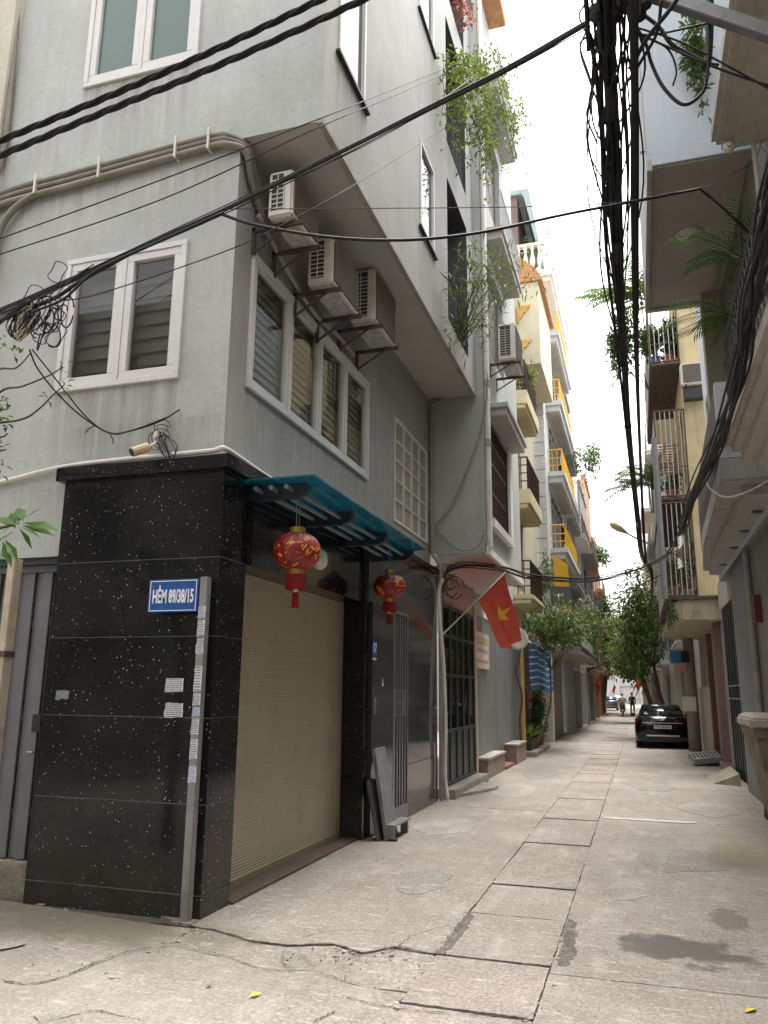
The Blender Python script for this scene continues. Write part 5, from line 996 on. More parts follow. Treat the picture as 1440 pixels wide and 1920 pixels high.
pot('terracotta pot on the bottom cage floor by the grey downpipe', (.95,20.35,3.965), .15, .26, TERRA); plant('potted_shrub','green shrub spilling from the terracotta pot in the bottom cage','plant',(.95,20.35,4.2),(1.0,20.5,4.75),(.35,.4,.55),520,.12,.035,LEAF)
pot('low wide pot on the bottom cage floor beside the yellow wall', (1.28,20.3,3.965), .18, .17, CONC); plant('potted_shrub','sparse green shrub in the low wide pot of the bottom cage','plant',(1.28,20.3,4.12),(1.35,20.35,4.9),(.25,.3,.6),300,.11,.035,LEAF)
plant('trailing_creeper','creeper trailing over the cantilever slab of the yellow house','plant',(.80,20.0,3.97),(.82,20.0,3.55),(.16,.25,.4),260,.08,.03,LEAFD,droop=.8)
# rusty rail with hanging laundry bar in the bottom cage and pots shown far above
palm('areca_palm','areca palm with long arching fronds rising from the top cage of the yellow house',(.80,21.6,11.42),22,2.1,h=1.3,tilt=(-.75,-.1,.2),m=LEAF,ll=.55,lw=.06)
palm('areca_palm','areca palm leaning out beside the middle cage of the yellow house',(.68,22.2,6.5),20,1.6,h=.9,tilt=(-.8,-.2,.25),ll=.45,lw=.055)
plant('hanging_shrub','loose shrub hanging over the alley below the rooftop palm','plant',(.74,22.0,9.95),tuple(onY(1166,655,22)),(.42,.8,1.15),1100,.20,.08,LEAF,clumps=24)
# ramp, perforated brick, planter near the wall
q = MB(); q.add([(1.25,17.3,0),(1.72,17.0,0),(1.72,18.9,0),(1.25,18.7,0),(1.72,17.05,.22),(1.72,18.85,.22)], [(0,1,4),(2,3,5),(0,4,5,3),(1,2,5,4),(0,3,2,1)]); solo(q, 'wedge_ramp', MOSSC, 'small concrete wedge ramp before the dark green folding door', 'ramp')
pb_ = thing('perforated_block', 'grey perforated block tilted on the ground near the pink post', 'block', (1.45,21.6,0)); c0 = np.array((1.15,21.2,.0)); a_ = R_(18)
def tb(u,v,w): return (1.18+u*math.cos(.25)-v*math.sin(.25), 21.3+u*math.sin(.25)+v*math.cos(.25), .03+w+.30*v+u*.10)
q = MB(); n=7; L_=.62; hw=.42
for i in range(n+1): u=L_*i/n; q.add([tb(u-.022,0,0),tb(u+.022,0,0),tb(u+.022,hw,0),tb(u-.022,hw,0),tb(u-.022,0,.12),tb(u+.022,0,.12),tb(u+.022,hw,.12),tb(u-.022,hw,.12)],[(0,3,2,1),(4,5,6,7),(0,1,5,4),(1,2,6,5),(2,3,7,6),(3,0,4,7)])
for v in (0,.36): q.add([tb(0,v,0),tb(L_,v,0),tb(L_,v+.06,0),tb(0,v+.06,0),tb(0,v,.121),tb(L_,v,.121),tb(L_,v+.06,.121),tb(0,v+.06,.121)],[(0,3,2,1),(4,5,6,7),(0,1,5,4),(1,2,6,5),(2,3,7,6),(3,0,4,7)])
part(q, 'block_body', mat('grey_block', (.30,.30,.29), .9, .2, 8, .3, 50), pb_); part(MB().add([tb(.01,.02,.02),tb(L_-.01,.02,.02),tb(L_-.01,.4,.02),tb(.01,.4,.02)],[(0,1,2,3)]), 'hole_bottoms', UNLIT, pb_); part(MB().box((1.2,21.62,0),(1.85,21.9,.12)), 'prop', CONC, pb_)
pl_ = thing('concrete_planter', 'mossy tapered concrete planter with a thick rim by the pilaster', 'planter', (1.75,11.1,0))
def fr_(x0,x1,y0,y1,z): return [(x0,y0,z),(x1,y0,z),(x1,y1,z),(x0,y1,z)]
part(MB().loft([fr_(1.50,1.79,10.85,11.6,-.02), fr_(1.31,1.79,10.62,11.8,1.06), fr_(1.29,1.79,10.60,11.82,1.20)]), 'planter_body', mat('stained_planter', (.24,.20,.145), .9, .45, 5, .5, 30, streak=.8, scol=(.10,.055,.03)), pl_, bevel=.01)
part(MB().box((1.26,10.56,1.20),(1.79,11.86,1.30)), 'planter_neck', MOSSC, pl_); part(MB().loft([fr_(1.22,1.79,10.50,11.9,1.31), fr_(1.22,1.79,10.50,11.9,1.42), fr_(1.30,1.79,10.6,11.8,1.47)]), 'planter_rim', mat('pale_rim', (.46,.42,.36), .9, .2, 6, .3, 40), pl_, bevel=.02)
for k in range(6):
    y = 12.2+k*.14; 
    if k == 0: rk = thing('wire_rack', 'rusty wire rack lying against the wall beside the planter', 'rack', (1.68,12.6,0))
    part(MB().tube([(1.58,y,.01),(1.60,y+.02,.16),(1.72,y+.05,.28),(1.79,y+.05,.28)], .012, 5), 'rack_bar', RUST, rk)
part(MB().tube([(1.60,12.2,.16),(1.60,13.0,.16)], .012, 5), 'rack_rail', RUST, rk)

# ------------------------------------------------------------------ utility pole
up = thing('utility_pole', 'weathered concrete utility pole with meter box beside the black car', 'pole', (1.52,26.8,0)); part(MB().tube([(1.52,26.8,-.05),(1.52,26.8,7.2)], [.19,.13], 14), 'shaft', mat('pole_concrete', (.27,.245,.21), .95, .25, 4, .4, 30, streak=.5), up, smooth=True)
part(MB().box((1.22,26.5,1.18),(1.62,26.62,1.62)), 'meter_box', WHITEPL, up, bevel=.01); part(MB().box((.96,26.55,2.62),(1.28,26.58,3.02)), 'blue_plate', mat('blue_plate', (.03,.16,.36), .5, .3, 9, 0, 30), up); part(MB().box((1.1,26.52,2.36),(1.42,26.55,2.62)), 'pink_plate', mat('pink_plate', (.50,.28,.26), .6), up); part(MB().box((1.28,26.56,2.64),(1.52,26.6,3.0)), 'dark_box', BLACK, up)
sl2 = thing('street_lamp', 'yellowed street lamp head on an arm reaching over the alley', 'lamp', (1.5,26.6,6.2)); a_, b_ = onY(1163,992,26), onY(1190,1008,26.2)
part(MB().tube([(1.46,26.75,6.0),b_,a_], .03, 6), 'arm', STEEL, sl2); v_ = a_-b_; v_ /= np.linalg.norm(v_); part(MB().tube([a_-v_*.25,a_+v_*.05,a_+v_*.30,a_+v_*.38], [.04,.12,.11,.04], 10), 'lamp_head', mat('yellowed_lamp', (.55,.47,.30), .4), sl2, smooth=True)

# ------------------------------------------------------------------ trees and plants
def tree(name, label, base, c, rad, n, L, wd, m, r0, group=None, clumps=26, nb=9, top=None):
    r = thing(name, label, 'tree', base, group); s = MB(); base = np.array(base, float); c = np.array(c, float); rad = np.array(rad, float); fork = base+(c-base)*.62
    P = smooth_path([base, (base+fork)/2+rng.normal(size=3)*.12, fork], 6); s.tube(P, np.linspace(r0, r0*.6, len(P)), 8)
    branches(s, fork, [c+rad*.75*v/np.linalg.norm(v) for v in rng.normal(size=(nb, 3))], r0*.45, r0*.08); part(s, 'trunk', BARK, r, smooth=True)
    f = MB(); cloud(f, c, rad, n, L, wd, .35, clumps); part(f, 'crown', m, r); return r
c = onY(1192,1165,33); tree('street_tree','dense dark green street tree leaning over the black car',(1.35,33.6,0),(c[0]+.1,33.5,c[2]),(1.15,1.9,2.35),3000,.24,.085,LEAF,.10,clumps=50)
c = onY(1165,1230,48); tree('street_tree','lighter green tree behind the dense street tree',(1.25,50.2,0),(c[0]+.2,50,c[2]+.2),(1.5,2.4,1.8),2200,.28,.10,LEAFB,.12,clumps=36)
tree('alley_tree','light green tree arching over the blue striped tarpaulin',(-2.95,23.6,.13),(-2.35,26.0,3.80),(1.1,3.6,.72),2700,.23,.065,leafmat('leaf_mid',(.062,.095,.028),.5),.035,clumps=46)
c = onY(1118,1190,38); plant('climbing_shrub','green foliage hanging over the flat concrete canopy','plant',(-2.6,39,3.36),(-2.2,39,4.5),(.9,2.8,1.4),2200,.2,.08,LEAF,clumps=30)
c = onY(1135,1180,62); tree('leafy_tree','pale green far tree hiding the end of the alley',(-3.2,72,0),(-2.2,72,6.5),(2.6,3.5,3.2),2600,.42,.18,LEAFB,.2,clumps=40)
tree('leafy_tree','dark green far tree on the street tree side behind the parked cars',(1.0,66,0),(-.2,66,5.0),(2.0,3.5,2.4),2400,.4,.17,LEAF,.2,clumps=36)
# twisted vine stem with its climbing leaves and the potted plants by the step
vs_ = thing('vine', 'twisted dark vine climbing beside the yellow pipe', 'plant', (-3.05,21.75,.4)); q = MB(); P = smooth_path([(-3.05,21.7,.40),(-3.08,21.75,1.0),(-3.0,21.7,1.6),(-3.12,21.6,2.2),(-3.04,21.65,2.6),(-2.95,21.8,3.1),(-2.7,22.4,3.6)],6); q.tube(P, .028, 6); part(q, 'stem', BARK, vs_, smooth=True); f=MB(); cloud(f,(-2.75,22.2,3.5),(.35,.7,.35),240,.13,.05,.3,8); part(f,'foliage',LEAF,vs_)
plant('climbing_plant','dark climbing plant on the brown brick wall under the tarpaulin','plant',(-3.15,25.2,.13),(-3.05,25.4,1.1),(.25,.6,1.0),900,.14,.06,LEAFD,clumps=20)
pt = [(-3.02,22.9,.13,.16,.34,'dark glazed pot with spiky plant on the concrete step','spiky green plant in the dark glazed pot'),(-3.05,24.2,.13,.2,.28,'wide clay pot on the concrete step','bushy green plant in the wide clay pot'),(-3.05,25.6,.13,.18,.3,'small clay pot at the far end of the concrete step','low green plant in the small clay pot')]
for i, (x,y,z,r,h,l1,l2) in enumerate(pt):
    pot(l1,(x,y,z),r,h,[mat('dark_glaze',(.05,.04,.035),.4),TERRA,TERRA][i]); g_ = thing('potted_plant', l2, 'plant', (x,y,z+h*.9)); f = MB()
    for k in range(70 if i == 0 else 110): a = random.uniform(0,6.28); leaf(f, np.array((x+.05*math.cos(a),y+.05*math.sin(a),z+h*.88)), np.array((math.cos(a)*.8,math.sin(a)*.8,random.uniform(.5,1.6))), random.uniform(.3,.55), .05)
    part(f, 'leaves', LEAF if i else LEAFB, g_)
# vines and shrubs on the loggias of the corner house
def drape(label, pts, n, L, wd, m, base, spread):
    r = thing('hanging_vine', label, 'plant', base); s = MB(); f = MB()
    for _ in range(n):
        a = np.array(random.choice(pts)); a = a+rng.normal(size=3)*spread; ln = random.uniform(.5,1.7); P = [a]
        for k in range(6): P.append(P[-1]+np.array([rng.normal()*.05+.02, rng.normal()*.06, -ln/6]))
        s.tube(P, .005, 3, False)
        for p in P:
            for _ in range(5): leaf(f, p+rng.normal(size=3)*.06, rng.normal(size=3)+np.array([0,0,-.4]), L*random.uniform(.6,1.3), wd)
    part(s, 'stem', BARK, r, kind='stuff'); part(f, 'foliage', m, r)
drape('bright green vine cascading down the upper loggia of the corner house', [onX(px,py,-2.25) for px,py in ((850,120),(868,130),(885,120),(905,115),(920,140),(905,190),(880,200),(925,200))], 64, .10, .045, LEAFB, (-2.4,12,10.6), .13)
drape('thin vine sprays leaning out from the vine towards the open sky', [onX(px,py,-1.9) for px,py in ((935,165),(955,170),(970,180),(985,190),(960,200),(945,215))], 14, .09, .04, LEAFB, (-2.3,12.8,10.6), .10)
pr = thing('oleander_shrub', 'oleander shrub leaning out of the first loggia of the corner house', 'plant', (-2.6,12.2,7.3)); s = MB(); f = MB()
for (px,py,X) in ((880,470,-2.1),(905,500,-1.9),(930,480,-1.9),(860,530,-2.2),(880,560,-2.1),(915,545,-1.9),(945,505,-1.75),(985,525,-1.6),(905,590,-2.0),(935,560,-1.9),(865,600,-2.2),(870,630,-2.2),(915,610,-2.0),(900,520,-2.0)):
    t = onX(px,py,X); P = smooth_path([(-2.6,12.2,7.3),(np.array((-2.6,12.2,7.3))+t)/2+np.array((0,0,.2)),t],5); s.tube(P, np.linspace(.014,.005,len(P)), 4)
    for k in range(34): leaf(f, np.array(t)+rng.normal(size=3)*.13, rng.normal(size=3)+np.array([0,0,-.1]), random.uniform(.14,.26), .028)
part(s, 'stem', BARK, pr); part(f, 'foliage', leafmat('leaf_mid',(.09,.16,.025)), pr)
plant('balcony_shrub','small red-leaved shrub high on the loggia of the corner house','plant',(-2.5,11.8,13.5),(-2.35,11.9,13.8),(.22,.3,.35),110,.10,.05,leafmat('leaf_reddish',(.22,.06,.05)))
c = onX(1000,710,-1.9); plant('balcony_shrub','green shrub behind the upper balcony railing of the yellow house','plant',(-2.95,23,10.37),(-2.85,23.4,11.1),(.35,1.2,.6),520,.14,.05,LEAFB)
c = onY(1085,900,34); plant('balcony_shrub','round bushy shrub hanging from a balcony of the tall white house','plant',(-2.3,37,12.9),(-1.75,37.2,12.6),(.8,1.6,1.5),1500,.16,.06,LEAF,clumps=24)
c = onY(1025,1075,21); plant('balcony_shrub','shrub between the yellow railing and the grey cloth','plant',(-2.95,25.4,4.3),(-2.75,26.2,5.4),(.28,.8,.9),360,.15,.055,LEAF)
plant('balcony_shrub','shrub spilling over an orange house balcony','plant',(-2.3,53.4,9.8),(-1.9,53.4,10.6),(.7,1.3,1.0),700,.22,.09,LEAFB)
plant('balcony_shrub','lower shrub on the front of the orange house','plant',(-2.3,54,6.6),(-1.9,54,7.2),(.6,1.2,.9),600,.22,.09,LEAF)
plant('terrace_shrub','spiky plant on the white balustraded terrace','plant',(-3.1,28.9,17.65),(-3.0,28.9,18.7),(.5,.4,.9),300,.2,.05,LEAF)
palm('areca_palm','palm on the cream balcony in front of the blue overhang',onY(1396,520,8.95),9,1.0,h=.25,tilt=(-.5,.1,.1),m=LEAFD)
palm('areca_palm','lower palm reaching below the blue overhang soffit',onY(1392,610,9.5),8,1.0,h=.1,tilt=(-.7,.2,.1),m=LEAF)
plant('hanging_creeper','green creeper hanging at the top corner of the blue overhang','plant',(1.2,8.75,9.6),(1.10,8.82,9.25),(.17,.15,.8),520,.09,.045,LEAF,clumps=16)
# foreground mango branch and thorny twigs from a tree left of the picture
mg = thing('mango_tree', 'mango tree branch with glossy leaves reaching in before the granite pillar', 'tree', (-4.9,3.6,0)); s = MB(); f = MB(); P = smooth_path([(-4.95,3.6,-.03),(-4.9,3.65,1.3),(-4.7,4.0,2.3),onY(-60,1010,4.7),onY(20,985,4.8)],6); s.tube(P, np.linspace(.07,.010,len(P)), 7)
lf = [((44,978),(32,948)),((44,978),(75,950)),((42,980),(108,990)),((40,985),(100,1000)),((38,988),(78,1006)),((36,990),(62,1028)),((30,985),(2,975)),((30,990),(0,965)),((28,995),(5,1010)),((10,1012),(33,1052)),((5,1015),(20,1060)),((0,1030),(8,1070)),((30,982),(50,962)),((20,988),(-5,1000)),((15,1000),(-20,1030)),((-10,990),(-60,1020)),((35,985),(18,958))]
for (a, b) in lf:
    pa, pb = onY(*a,4.8), onY(*b,4.8+random.uniform(-.18,.18)); L_ = np.linalg.norm(pb-pa); leaf(f, pa, pb-pa, L_*1.05, L_*.30, np.array([random.uniform(-.3,.3),-.7,.8]), .12)
for k in range(120): p = np.array((-4.9,3.6,2.6))+rng.normal(size=3)*.45; p[0] = min(p[0], -4.6); leaf(f, p, rng.normal(size=3)+np.array([0,0,-.4]), .22, .06)
part(s, 'trunk', BARK, mg, smooth=True); part(f, 'crown', leafmat('mango_leaf',(.05,.13,.014),.3,.3), mg)
tw = thing('bougainvillea', 'thorny bougainvillea twigs with small leaves crossing before the pale grey wall', 'plant', (-6.3,4.9,0)); s = MB(); f = MB()
q0 = [(-6.2,5.0,-.03),(-6.15,5.05,2.5),onY(-60,800,5.1)]; s.tube(smooth_path(q0,5), .03, 5)
for pts in (((-60,800),(0,735),(40,725),(90,705),(118,688)),((-60,800),(0,793),(45,785),(75,765),(100,740),(120,722)),((-60,820),(0,820),(15,812)),((-60,800),(-10,700),(30,690),(58,662)),((-60,850),(0,845),(12,843))):
    P = smooth_path([onY(*p,5.1) for p in pts],5); s.tube(P, np.linspace(.012,.005,len(P)), 5)
for px,py,n in ((118,690,5),(122,725,5),(88,740,4),(5,760,14),(8,790,16),(2,840,8),(5,880,8),(30,665,8),(5,640,8)):
    for k in range(n): leaf(f, np.array(onY(px+random.uniform(-8,8),py+random.uniform(-12,12),5.1)), rng.normal(size=3), random.uniform(.05,.08), .035)
part(s, 'stem', BARK, tw); part(f, 'foliage', LEAFB, tw)

u = ac_unit(.95,.32,.72,'old air conditioner on the corner of the grey fronted house above the brown grille'); u.location = (-2.16,13.75,7.75); del u['group']
# ------------------------------------------------------------------ overhead cables
def strand(path, off, r, amp, ph, n=6, taper=1.0):
    P = smooth_path(path, n); out = []
    for i, p in enumerate(P): t = i*.32; k = 1+(taper-1)*min(1, max(0, (p[1]-7)/7)); out.append(p+k*np.array([off[0]+amp*math.sin(t+ph), 0, off[1]+amp*math.cos(t*.8+ph*1.7)]))
    return MB().tube(out, r, 5)
MAIN = [np.array((.02,-4,7.9)), np.array((.03,1,7.2))]+[onY(*p) for p in ((1128,10,5.3),(1132,70,5.75),(1140,250,6.9),(1150,430,8.5),(1163,600,10.9),(1180,830,15.5),(1194,960,21),(1205,1045,27.5))]+[np.array((.75,34,6.2)), np.array((.75,60,6.2))]
mbn = thing('cable_bundle', 'thick black bundle of overhead cables running down the middle of the alley', 'cables', (0,8,6.5))
for k in range(20):
    a = random.uniform(0,6.283); rr = .105*random.random()**.6; part(strand(MAIN, (rr*math.cos(a)*.95, rr*math.sin(a)), random.uniform(.009,.022), random.uniform(.010,.040), random.uniform(0,6), taper=.55), 'cable', BLACK if k % 3 else BLACK2, mbn)
for z_ in range(14):
    P = smooth_path(MAIN, 6); i = 14+z_*3
    if i < len(P)-1: part(MB().tube([P[i]-np.array([0,.03,0]),P[i]+np.array([0,.03,0])], .06 if z_ % 3 else .07, 8), 'cable_tie', BLACK, mbn)
for i_, dz_ in ((22,-.05),(31,-.12),(37,.02)):
    p_ = smooth_path(MAIN, 6)[i_]+np.array([random.uniform(-.1,.1),0,dz_]); part(MB().tube([p_-np.array([0,.22,.0]),p_-np.array([0,.18,0]),p_+np.array([0,.18,0]),p_+np.array([0,.22,0])], [.03,.055,.055,.03], 10), 'splice_closure', BLACK2, mbn)
SEC = [np.array((.27,-4,7.4)), np.array((.26,1,6.8))]+[onY(*p) for p in ((1188,40,5.2),(1190,200,6.2),(1190,400,7.9),(1193,650,11.2),(1200,850,17),(1207,1000,25),(1212,1060,30))]
b2 = thing('cable_bundle', 'slimmer black cable beside the thick overhead bundle', 'cables', (.25,8,6.2))
for k in range(6): part(strand(SEC, (.022*math.cos(k), .022*math.sin(k)), .017, .006, k), 'cable', BLACK, b2)
# steel arm carrying the bundles, with clamps
ar = thing('steel_crossarm', 'grey steel arm carrying the overhead cables from the cream house', 'bracket', (1.78,5.5,7.0)); a_, b_ = onY(1235,-8,5.55), onY(1440,62,5.55); d_ = (b_-a_)/np.linalg.norm(b_-a_); e_ = a_-d_*.35; g_ = b_+d_*((1.78-b_[0])/d_[0])
nrm = np.array([-d_[2],0,d_[0]]); q = MB(); w_ = .055
q.add([e_-nrm*w_-np.array([0,.04,0]), g_-nrm*w_-np.array([0,.04,0]), g_+nrm*w_-np.array([0,.04,0]), e_+nrm*w_-np.array([0,.04,0]), e_-nrm*w_+np.array([0,.04,0]), g_-nrm*w_+np.array([0,.04,0]), g_+nrm*w_+np.array([0,.04,0]), e_+nrm*w_+np.array([0,.04,0])], [(0,1,2,3),(4,7,6,5),(0,4,5,1),(3,2,6,7),(0,3,7,4),(1,5,6,2)])
part(q, 'arm', mat('dull_steel_arm', (.20,.20,.205), .5, .2, 5, .1, 40, metal=.5), ar, bevel=.006)
for k in range(16):
    c = onY(random.uniform(1115,1215), random.uniform(-30,45), random.uniform(5.3,5.6)); q = MB(); q.lathe(c, [(.02,0),(.05,.03),(.055,.12),(.02,.15)], 9); part(q, 'clamp', BLACK, ar)
lp = thing('cable_loops', 'mess of looped black drop cables around the steel arm', 'cables', (.3,5.6,6.5))
def wpath(pts, r, root, m=BLACK, n=8, name='cable'): part(MB().tube(smooth_path([onY(*p) if len(p) == 3 else np.array(p[:3]) for p in pts], n), r, 6), name, m, root, smooth=True)
for k in range(34):
    x0 = random.gauss(1150,28); y0 = random.uniform(-15,40); Pm = smooth_path(MAIN, 6); e_ = Pm[random.randint(20,38)]+rng.normal(size=3)*.03; a_ = onY(x0,y0,random.uniform(5.5,5.8)); m_ = (a_+e_)/2+np.array([random.gauss(0,.13),0,random.gauss(-.08,.1)]); wpath([tuple(a_)+(0,), tuple(m_)+(0,), tuple(e_)+(0,)], random.uniform(.005,.011), lp)
wpath([(1195,55,5.6),(1212,85,5.6),(1222,120,5.6),(1245,165,5.6),(1282,196,5.6),(1318,172,5.6),(1327,130,5.6),(1330,60,5.6),(1331,-20,5.6)], .014, lp)
wpath([(1180,60,5.6),(1225,65,5.6),(1320,45,5.6),(1345,40,5.6)], .009, lp); wpath([(1200,65,5.6),(1250,90,5.6),(1268,130,5.6),(1262,160,5.6)], .008, lp)
wpath([(1190,15,5.6),(1235,50,5.6),(1262,85,5.6),(1325,118,5.7),(1345,122,5.8)], .016, lp); wpath([(1190,50,5.6),(1290,85,5.6),(1440,165,5.8),(1480,185,5.9)], .008, lp); wpath([(1190,60,5.6),(1330,122,5.6),(1440,160,5.9),(1490,172,6.0)], .009, lp)
wpath([(1180,130,5.6),(1215,70,5.5),(1262,10,5.4),(1290,-40,5.3)], .018, lp); wpath([(1165,170,5.8),(1205,110,5.6),(1232,60,5.5),(1240,0,5.4)], .014, lp)
wpath([(1330,-20,5.9),(1331,40,5.9),(1328,105,5.9),(1324,125,5.9)], .035, lp)
for pts in (((1095,10),(1086,30),(1098,60)), ((1098,60),(1088,95),(1105,150),(1120,190)), ((1098,70),(1088,90),(1112,170),(1100,215),(1120,270)),):
    wpath([(*p,5.9) for p in pts], .008, lp)
# diagonal bundle from the coil on the front wall to the arm
DG = [onY(*p) for p in ((-60,612,4.9),(0,583,4.95),(140,522,5.0),(270,462,5.05),(410,398,5.1),(600,305,5.2),(800,205,5.3),(950,130,5.4),(1105,42,5.5))]
db = thing('cable_bundle', 'taut black cable bundle crossing before the grey house up to the steel arm', 'cables', (-2,5.2,5.9))
for k, (dx, dz, r) in enumerate(((0,0,.010),(0,.016,.009),(.0,-.014,.009),(.01,.030,.005),(0,-.034,.005),(0,.008,.008))): part(strand(DG, (dx,dz), r, .007, k*1.3), 'cable', BLACK if k % 3 else BLACK2, db)
wpath([(-60,640,4.9),(0,602,4.95),(100,560,5.0),(150,528,5.0),(240,478,5.05)], .016, db); wpath([(60,585,4.95),(120,560,4.95),(180,508,5.0),(300,452,5.0),(420,398,5.1)], .011, db)
# coil of spare cable
co = thing('cable_coil', 'coil of beige and black spare cable hanging on the diagonal bundle', 'cables', (-5.3,5.0,5.2))
for k in range(15):
    c = onY(46+random.gauss(0,5),603+random.gauss(0,4),5.0); a1, a2, tl = random.uniform(.05,.075), random.uniform(.13,.165), .35+random.gauss(0,.08); P = [c+np.array([a1*math.cos(t)*1+a2*math.sin(t)*math.sin(tl), .03*math.sin(t*2+k), a2*math.sin(t)*math.cos(tl)-a1*math.cos(t)*math.sin(tl)*.3]) for t in np.linspace(0,6.283,22)]; part(MB().tube(P, .008, 5), 'loop', BEIGEC if k < 9 else BLACK2, co, smooth=True)
for k in range(16):
    c = onY(random.gauss(80,18),random.gauss(600,18),5.0); R1_ = random.uniform(.05,.12); an = random.uniform(0,3); P = [c+np.array([R1_*math.cos(t)*math.cos(an), R1_*.3*math.sin(t+k), R1_*math.sin(t)*1.4+R1_*.3*math.cos(t)]) for t in np.linspace(0,6.283*random.uniform(.7,1),18)]; part(MB().tube(P, .0065, 5), 'loop', BLACK, co, smooth=True)
for px,py,r in ((112,552,.10),(103,600,.10),(95,598,.12),(105,628,.10),(62,560,.12),(80,625,.09),(125,545,.08),(108,510,.09)):
    c = onY(px,py,4.98); part(MB().tube([c+np.array([r*math.cos(t), .02*math.sin(3*t), r*math.sin(t)]) for t in np.linspace(0,6.283,20)], .0045, 5), 'loop', BLACK, co, smooth=True)
for k in range(8): wpath([(-40,640-k*6,4.95),(10+k*3,600-k*4,4.95),(60+k*6,560-k*2,4.98),(120+k*8,530-k*5,5.0)], .005, co)
wp = thing('drop_wire', 'thin black wires drooping from the cable coil to the hook by the camera', 'cables', (-4.8,5.6,4.2))
wpath([(55,655,5.0),(70,690,5.1),(105,735,5.3),(150,778,5.5),(205,812,5.68),(245,808,5.72),(300,790,5.76),(337,768,5.80)], .007, wp); wpath([(60,655,5.0),(100,705,5.2),(160,780,5.5),(205,811,5.7),(250,806,5.72),(320,780,5.76)], .006, wp); wpath([(205,811,5.7),(212,825,5.7),(211,832,5.7)], .005, wp); wpath([(180,796,5.6),(165,805,5.6),(160,812,5.6)], .005, wp)
# single wires
def single(label, pts, r=.006, m=BLACK, grp=None):
    q = MB().tube(smooth_path([p if isinstance(p, np.ndarray) else onY(*p) for p in pts], 8), r, 5); return solo(q, 'overhead_wire', m, label, 'wire', grp, smooth=True)
single('upper thin wire crossing the pale front wall under the conduits', ((-40,462,5.0),(300,338,5.3),(600,222,5.6),onX(760,158,-2.35),onX(914,96,-2.34)))
single('lower thin wire crossing the pale front wall under the conduits', ((-40,490,5.0),(300,375,5.3),(603,236,5.6),onX(760,170,-2.33),onX(914,102,-2.34)))
single('thin wire passing across the first air conditioner', ((95,560,4.98),(170,555,5.0),(420,472,5.05),(560,405,5.3),(700,325,6.4),onX(846,232,-2.40),onX(858,226,-2.48)), .005)
single('fine wire rising above the diagonal bundle towards the loggia', ((410,395,5.1),(700,265,5.6),(840,178,8.0),onX(912,125,-2.34)), .005)
single('fine pale wire strung level below the second air conditioner', ((415,392,5.1),(640,391,5.3),(960,388,5.8),(1150,380,6.2),(1270,360,6.6)), .004, BLACK2)
single('black drop cable sagging from the diagonal bundle to the blue overhang', ((410,400,5.1),(480,422,5.15),(620,445,5.3),(760,450,5.5),(900,436,5.8),(1060,402,6.3),(1200,376,6.9),(1312,354,7.4)), .014)
single('cable running from the sagging drop cable to the cream balcony', ((1312,354,7.4),(1350,385,7.7),(1400,430,8.0),(1445,465,8.2),(1500,500,8.3)), .012)
single('fine wire from the sagging drop cable to the blue house corner', ((1312,354,7.4),(1350,340,7.9),(1400,312,8.6),(1420,300,8.9)), .005)
single('second cable running to the cream balcony beside the palm', ((1325,362,7.5),(1370,405,7.8),(1410,445,8.0),(1450,490,8.2),(1500,530,8.3)), .009, BLACK2)
# twisted pair of thick service cables across the top
for nm, pts in (('upper thick twisted service cable crossing above the corner house window', ((-60,290,4.0),(0,264,4.0),(200,182,4.05),(400,95,4.1),(610,-5,4.15),(760,-80,4.2))), ('lower thick twisted service cable crossing above the corner house window', ((-60,318,4.0),(0,292,4.0),(200,208,4.05),(420,118,4.1),(680,0,4.2),(820,-70,4.25)))):
    P = smooth_path([onY(*p) for p in pts], 24); r = thing('service_cable', nm, 'cable', P[0])
    for k in range(3): part(MB().tube([p+.013*np.array([0, math.sin(i*.42+k*2.094), math.cos(i*.42+k*2.094)]) for i, p in enumerate(P)], .0135, 6), 'core', BLACK, r, smooth=True)
# bundle along the right-hand balconies, then across the alley
RB = [onX(px,py,.93) for px,py in ((1470,250),(1440,400),(1420,520),(1400,610),(1380,720),(1345,830),(1300,930),(1275,1000))]
rb = thing('cable_bundle', 'sagging black cable bundle fixed along the balconies of the cream and blue houses', 'cables', (.93,9,5))
for k in range(14): part(strand(RB, (.06*math.cos(k*1.7)*random.uniform(.3,1.2), .10*math.sin(k*2.3)*random.uniform(.3,1.2)), random.uniform(.007,.016), random.uniform(.01,.045), k), 'cable', BLACK if k % 4 else BLACK2, rb)
for k in range(6): x_ = random.uniform(0,14); wpath([(1438,560+k*25,7.4),(1405-x_*.4,690+k*22,8.6),(1375-x_,780+k*8,9.3),(1335-x_,880,10.6)], .011, rb)
RB2 = [RB[-1]]+[onY(*p) for p in ((1258,1030,17.6),(1230,1052,17.2),(1180,1072,16.6),(1100,1088,15.6),(1000,1082,14.6),(945,1066,14),(890,1060,13.6),(850,1064,13.3),(832,1085,13.1),(828,1150,13.05))]
xb = thing('cable_bundle', 'cable crossing the alley from the yellow cages to the grey fronted house', 'cables', (-1,15,3.9))
for k in range(5): part(strand(RB2, (0,(k-2)*.022), .011, .010, k), 'cable', BLACK, xb)
for k in range(6):
    c = onY(842+random.gauss(0,8),1088+random.gauss(0,12),13.0); R1_ = random.uniform(.08,.17); part(MB().tube([c+np.array([R1_*math.cos(t), .02*math.sin(2*t), R1_*1.2*math.sin(t)]) for t in np.linspace(0,6.283*.9,16)], .008, 5), 'loop', BLACK2, xb, smooth=True)
single('pale cable looping below the blue balcony', ((1325,905,9.4),(1335,920,9.4),(1360,932,9.35),(1395,925,9.3),(1440,902,9.2)), .010, WHITEPL)
single('thin wire across the alley below the crossing cable', ((1245,1075,22),(1180,1105,24),(1100,1130,27),(1060,1150,29)), .014)
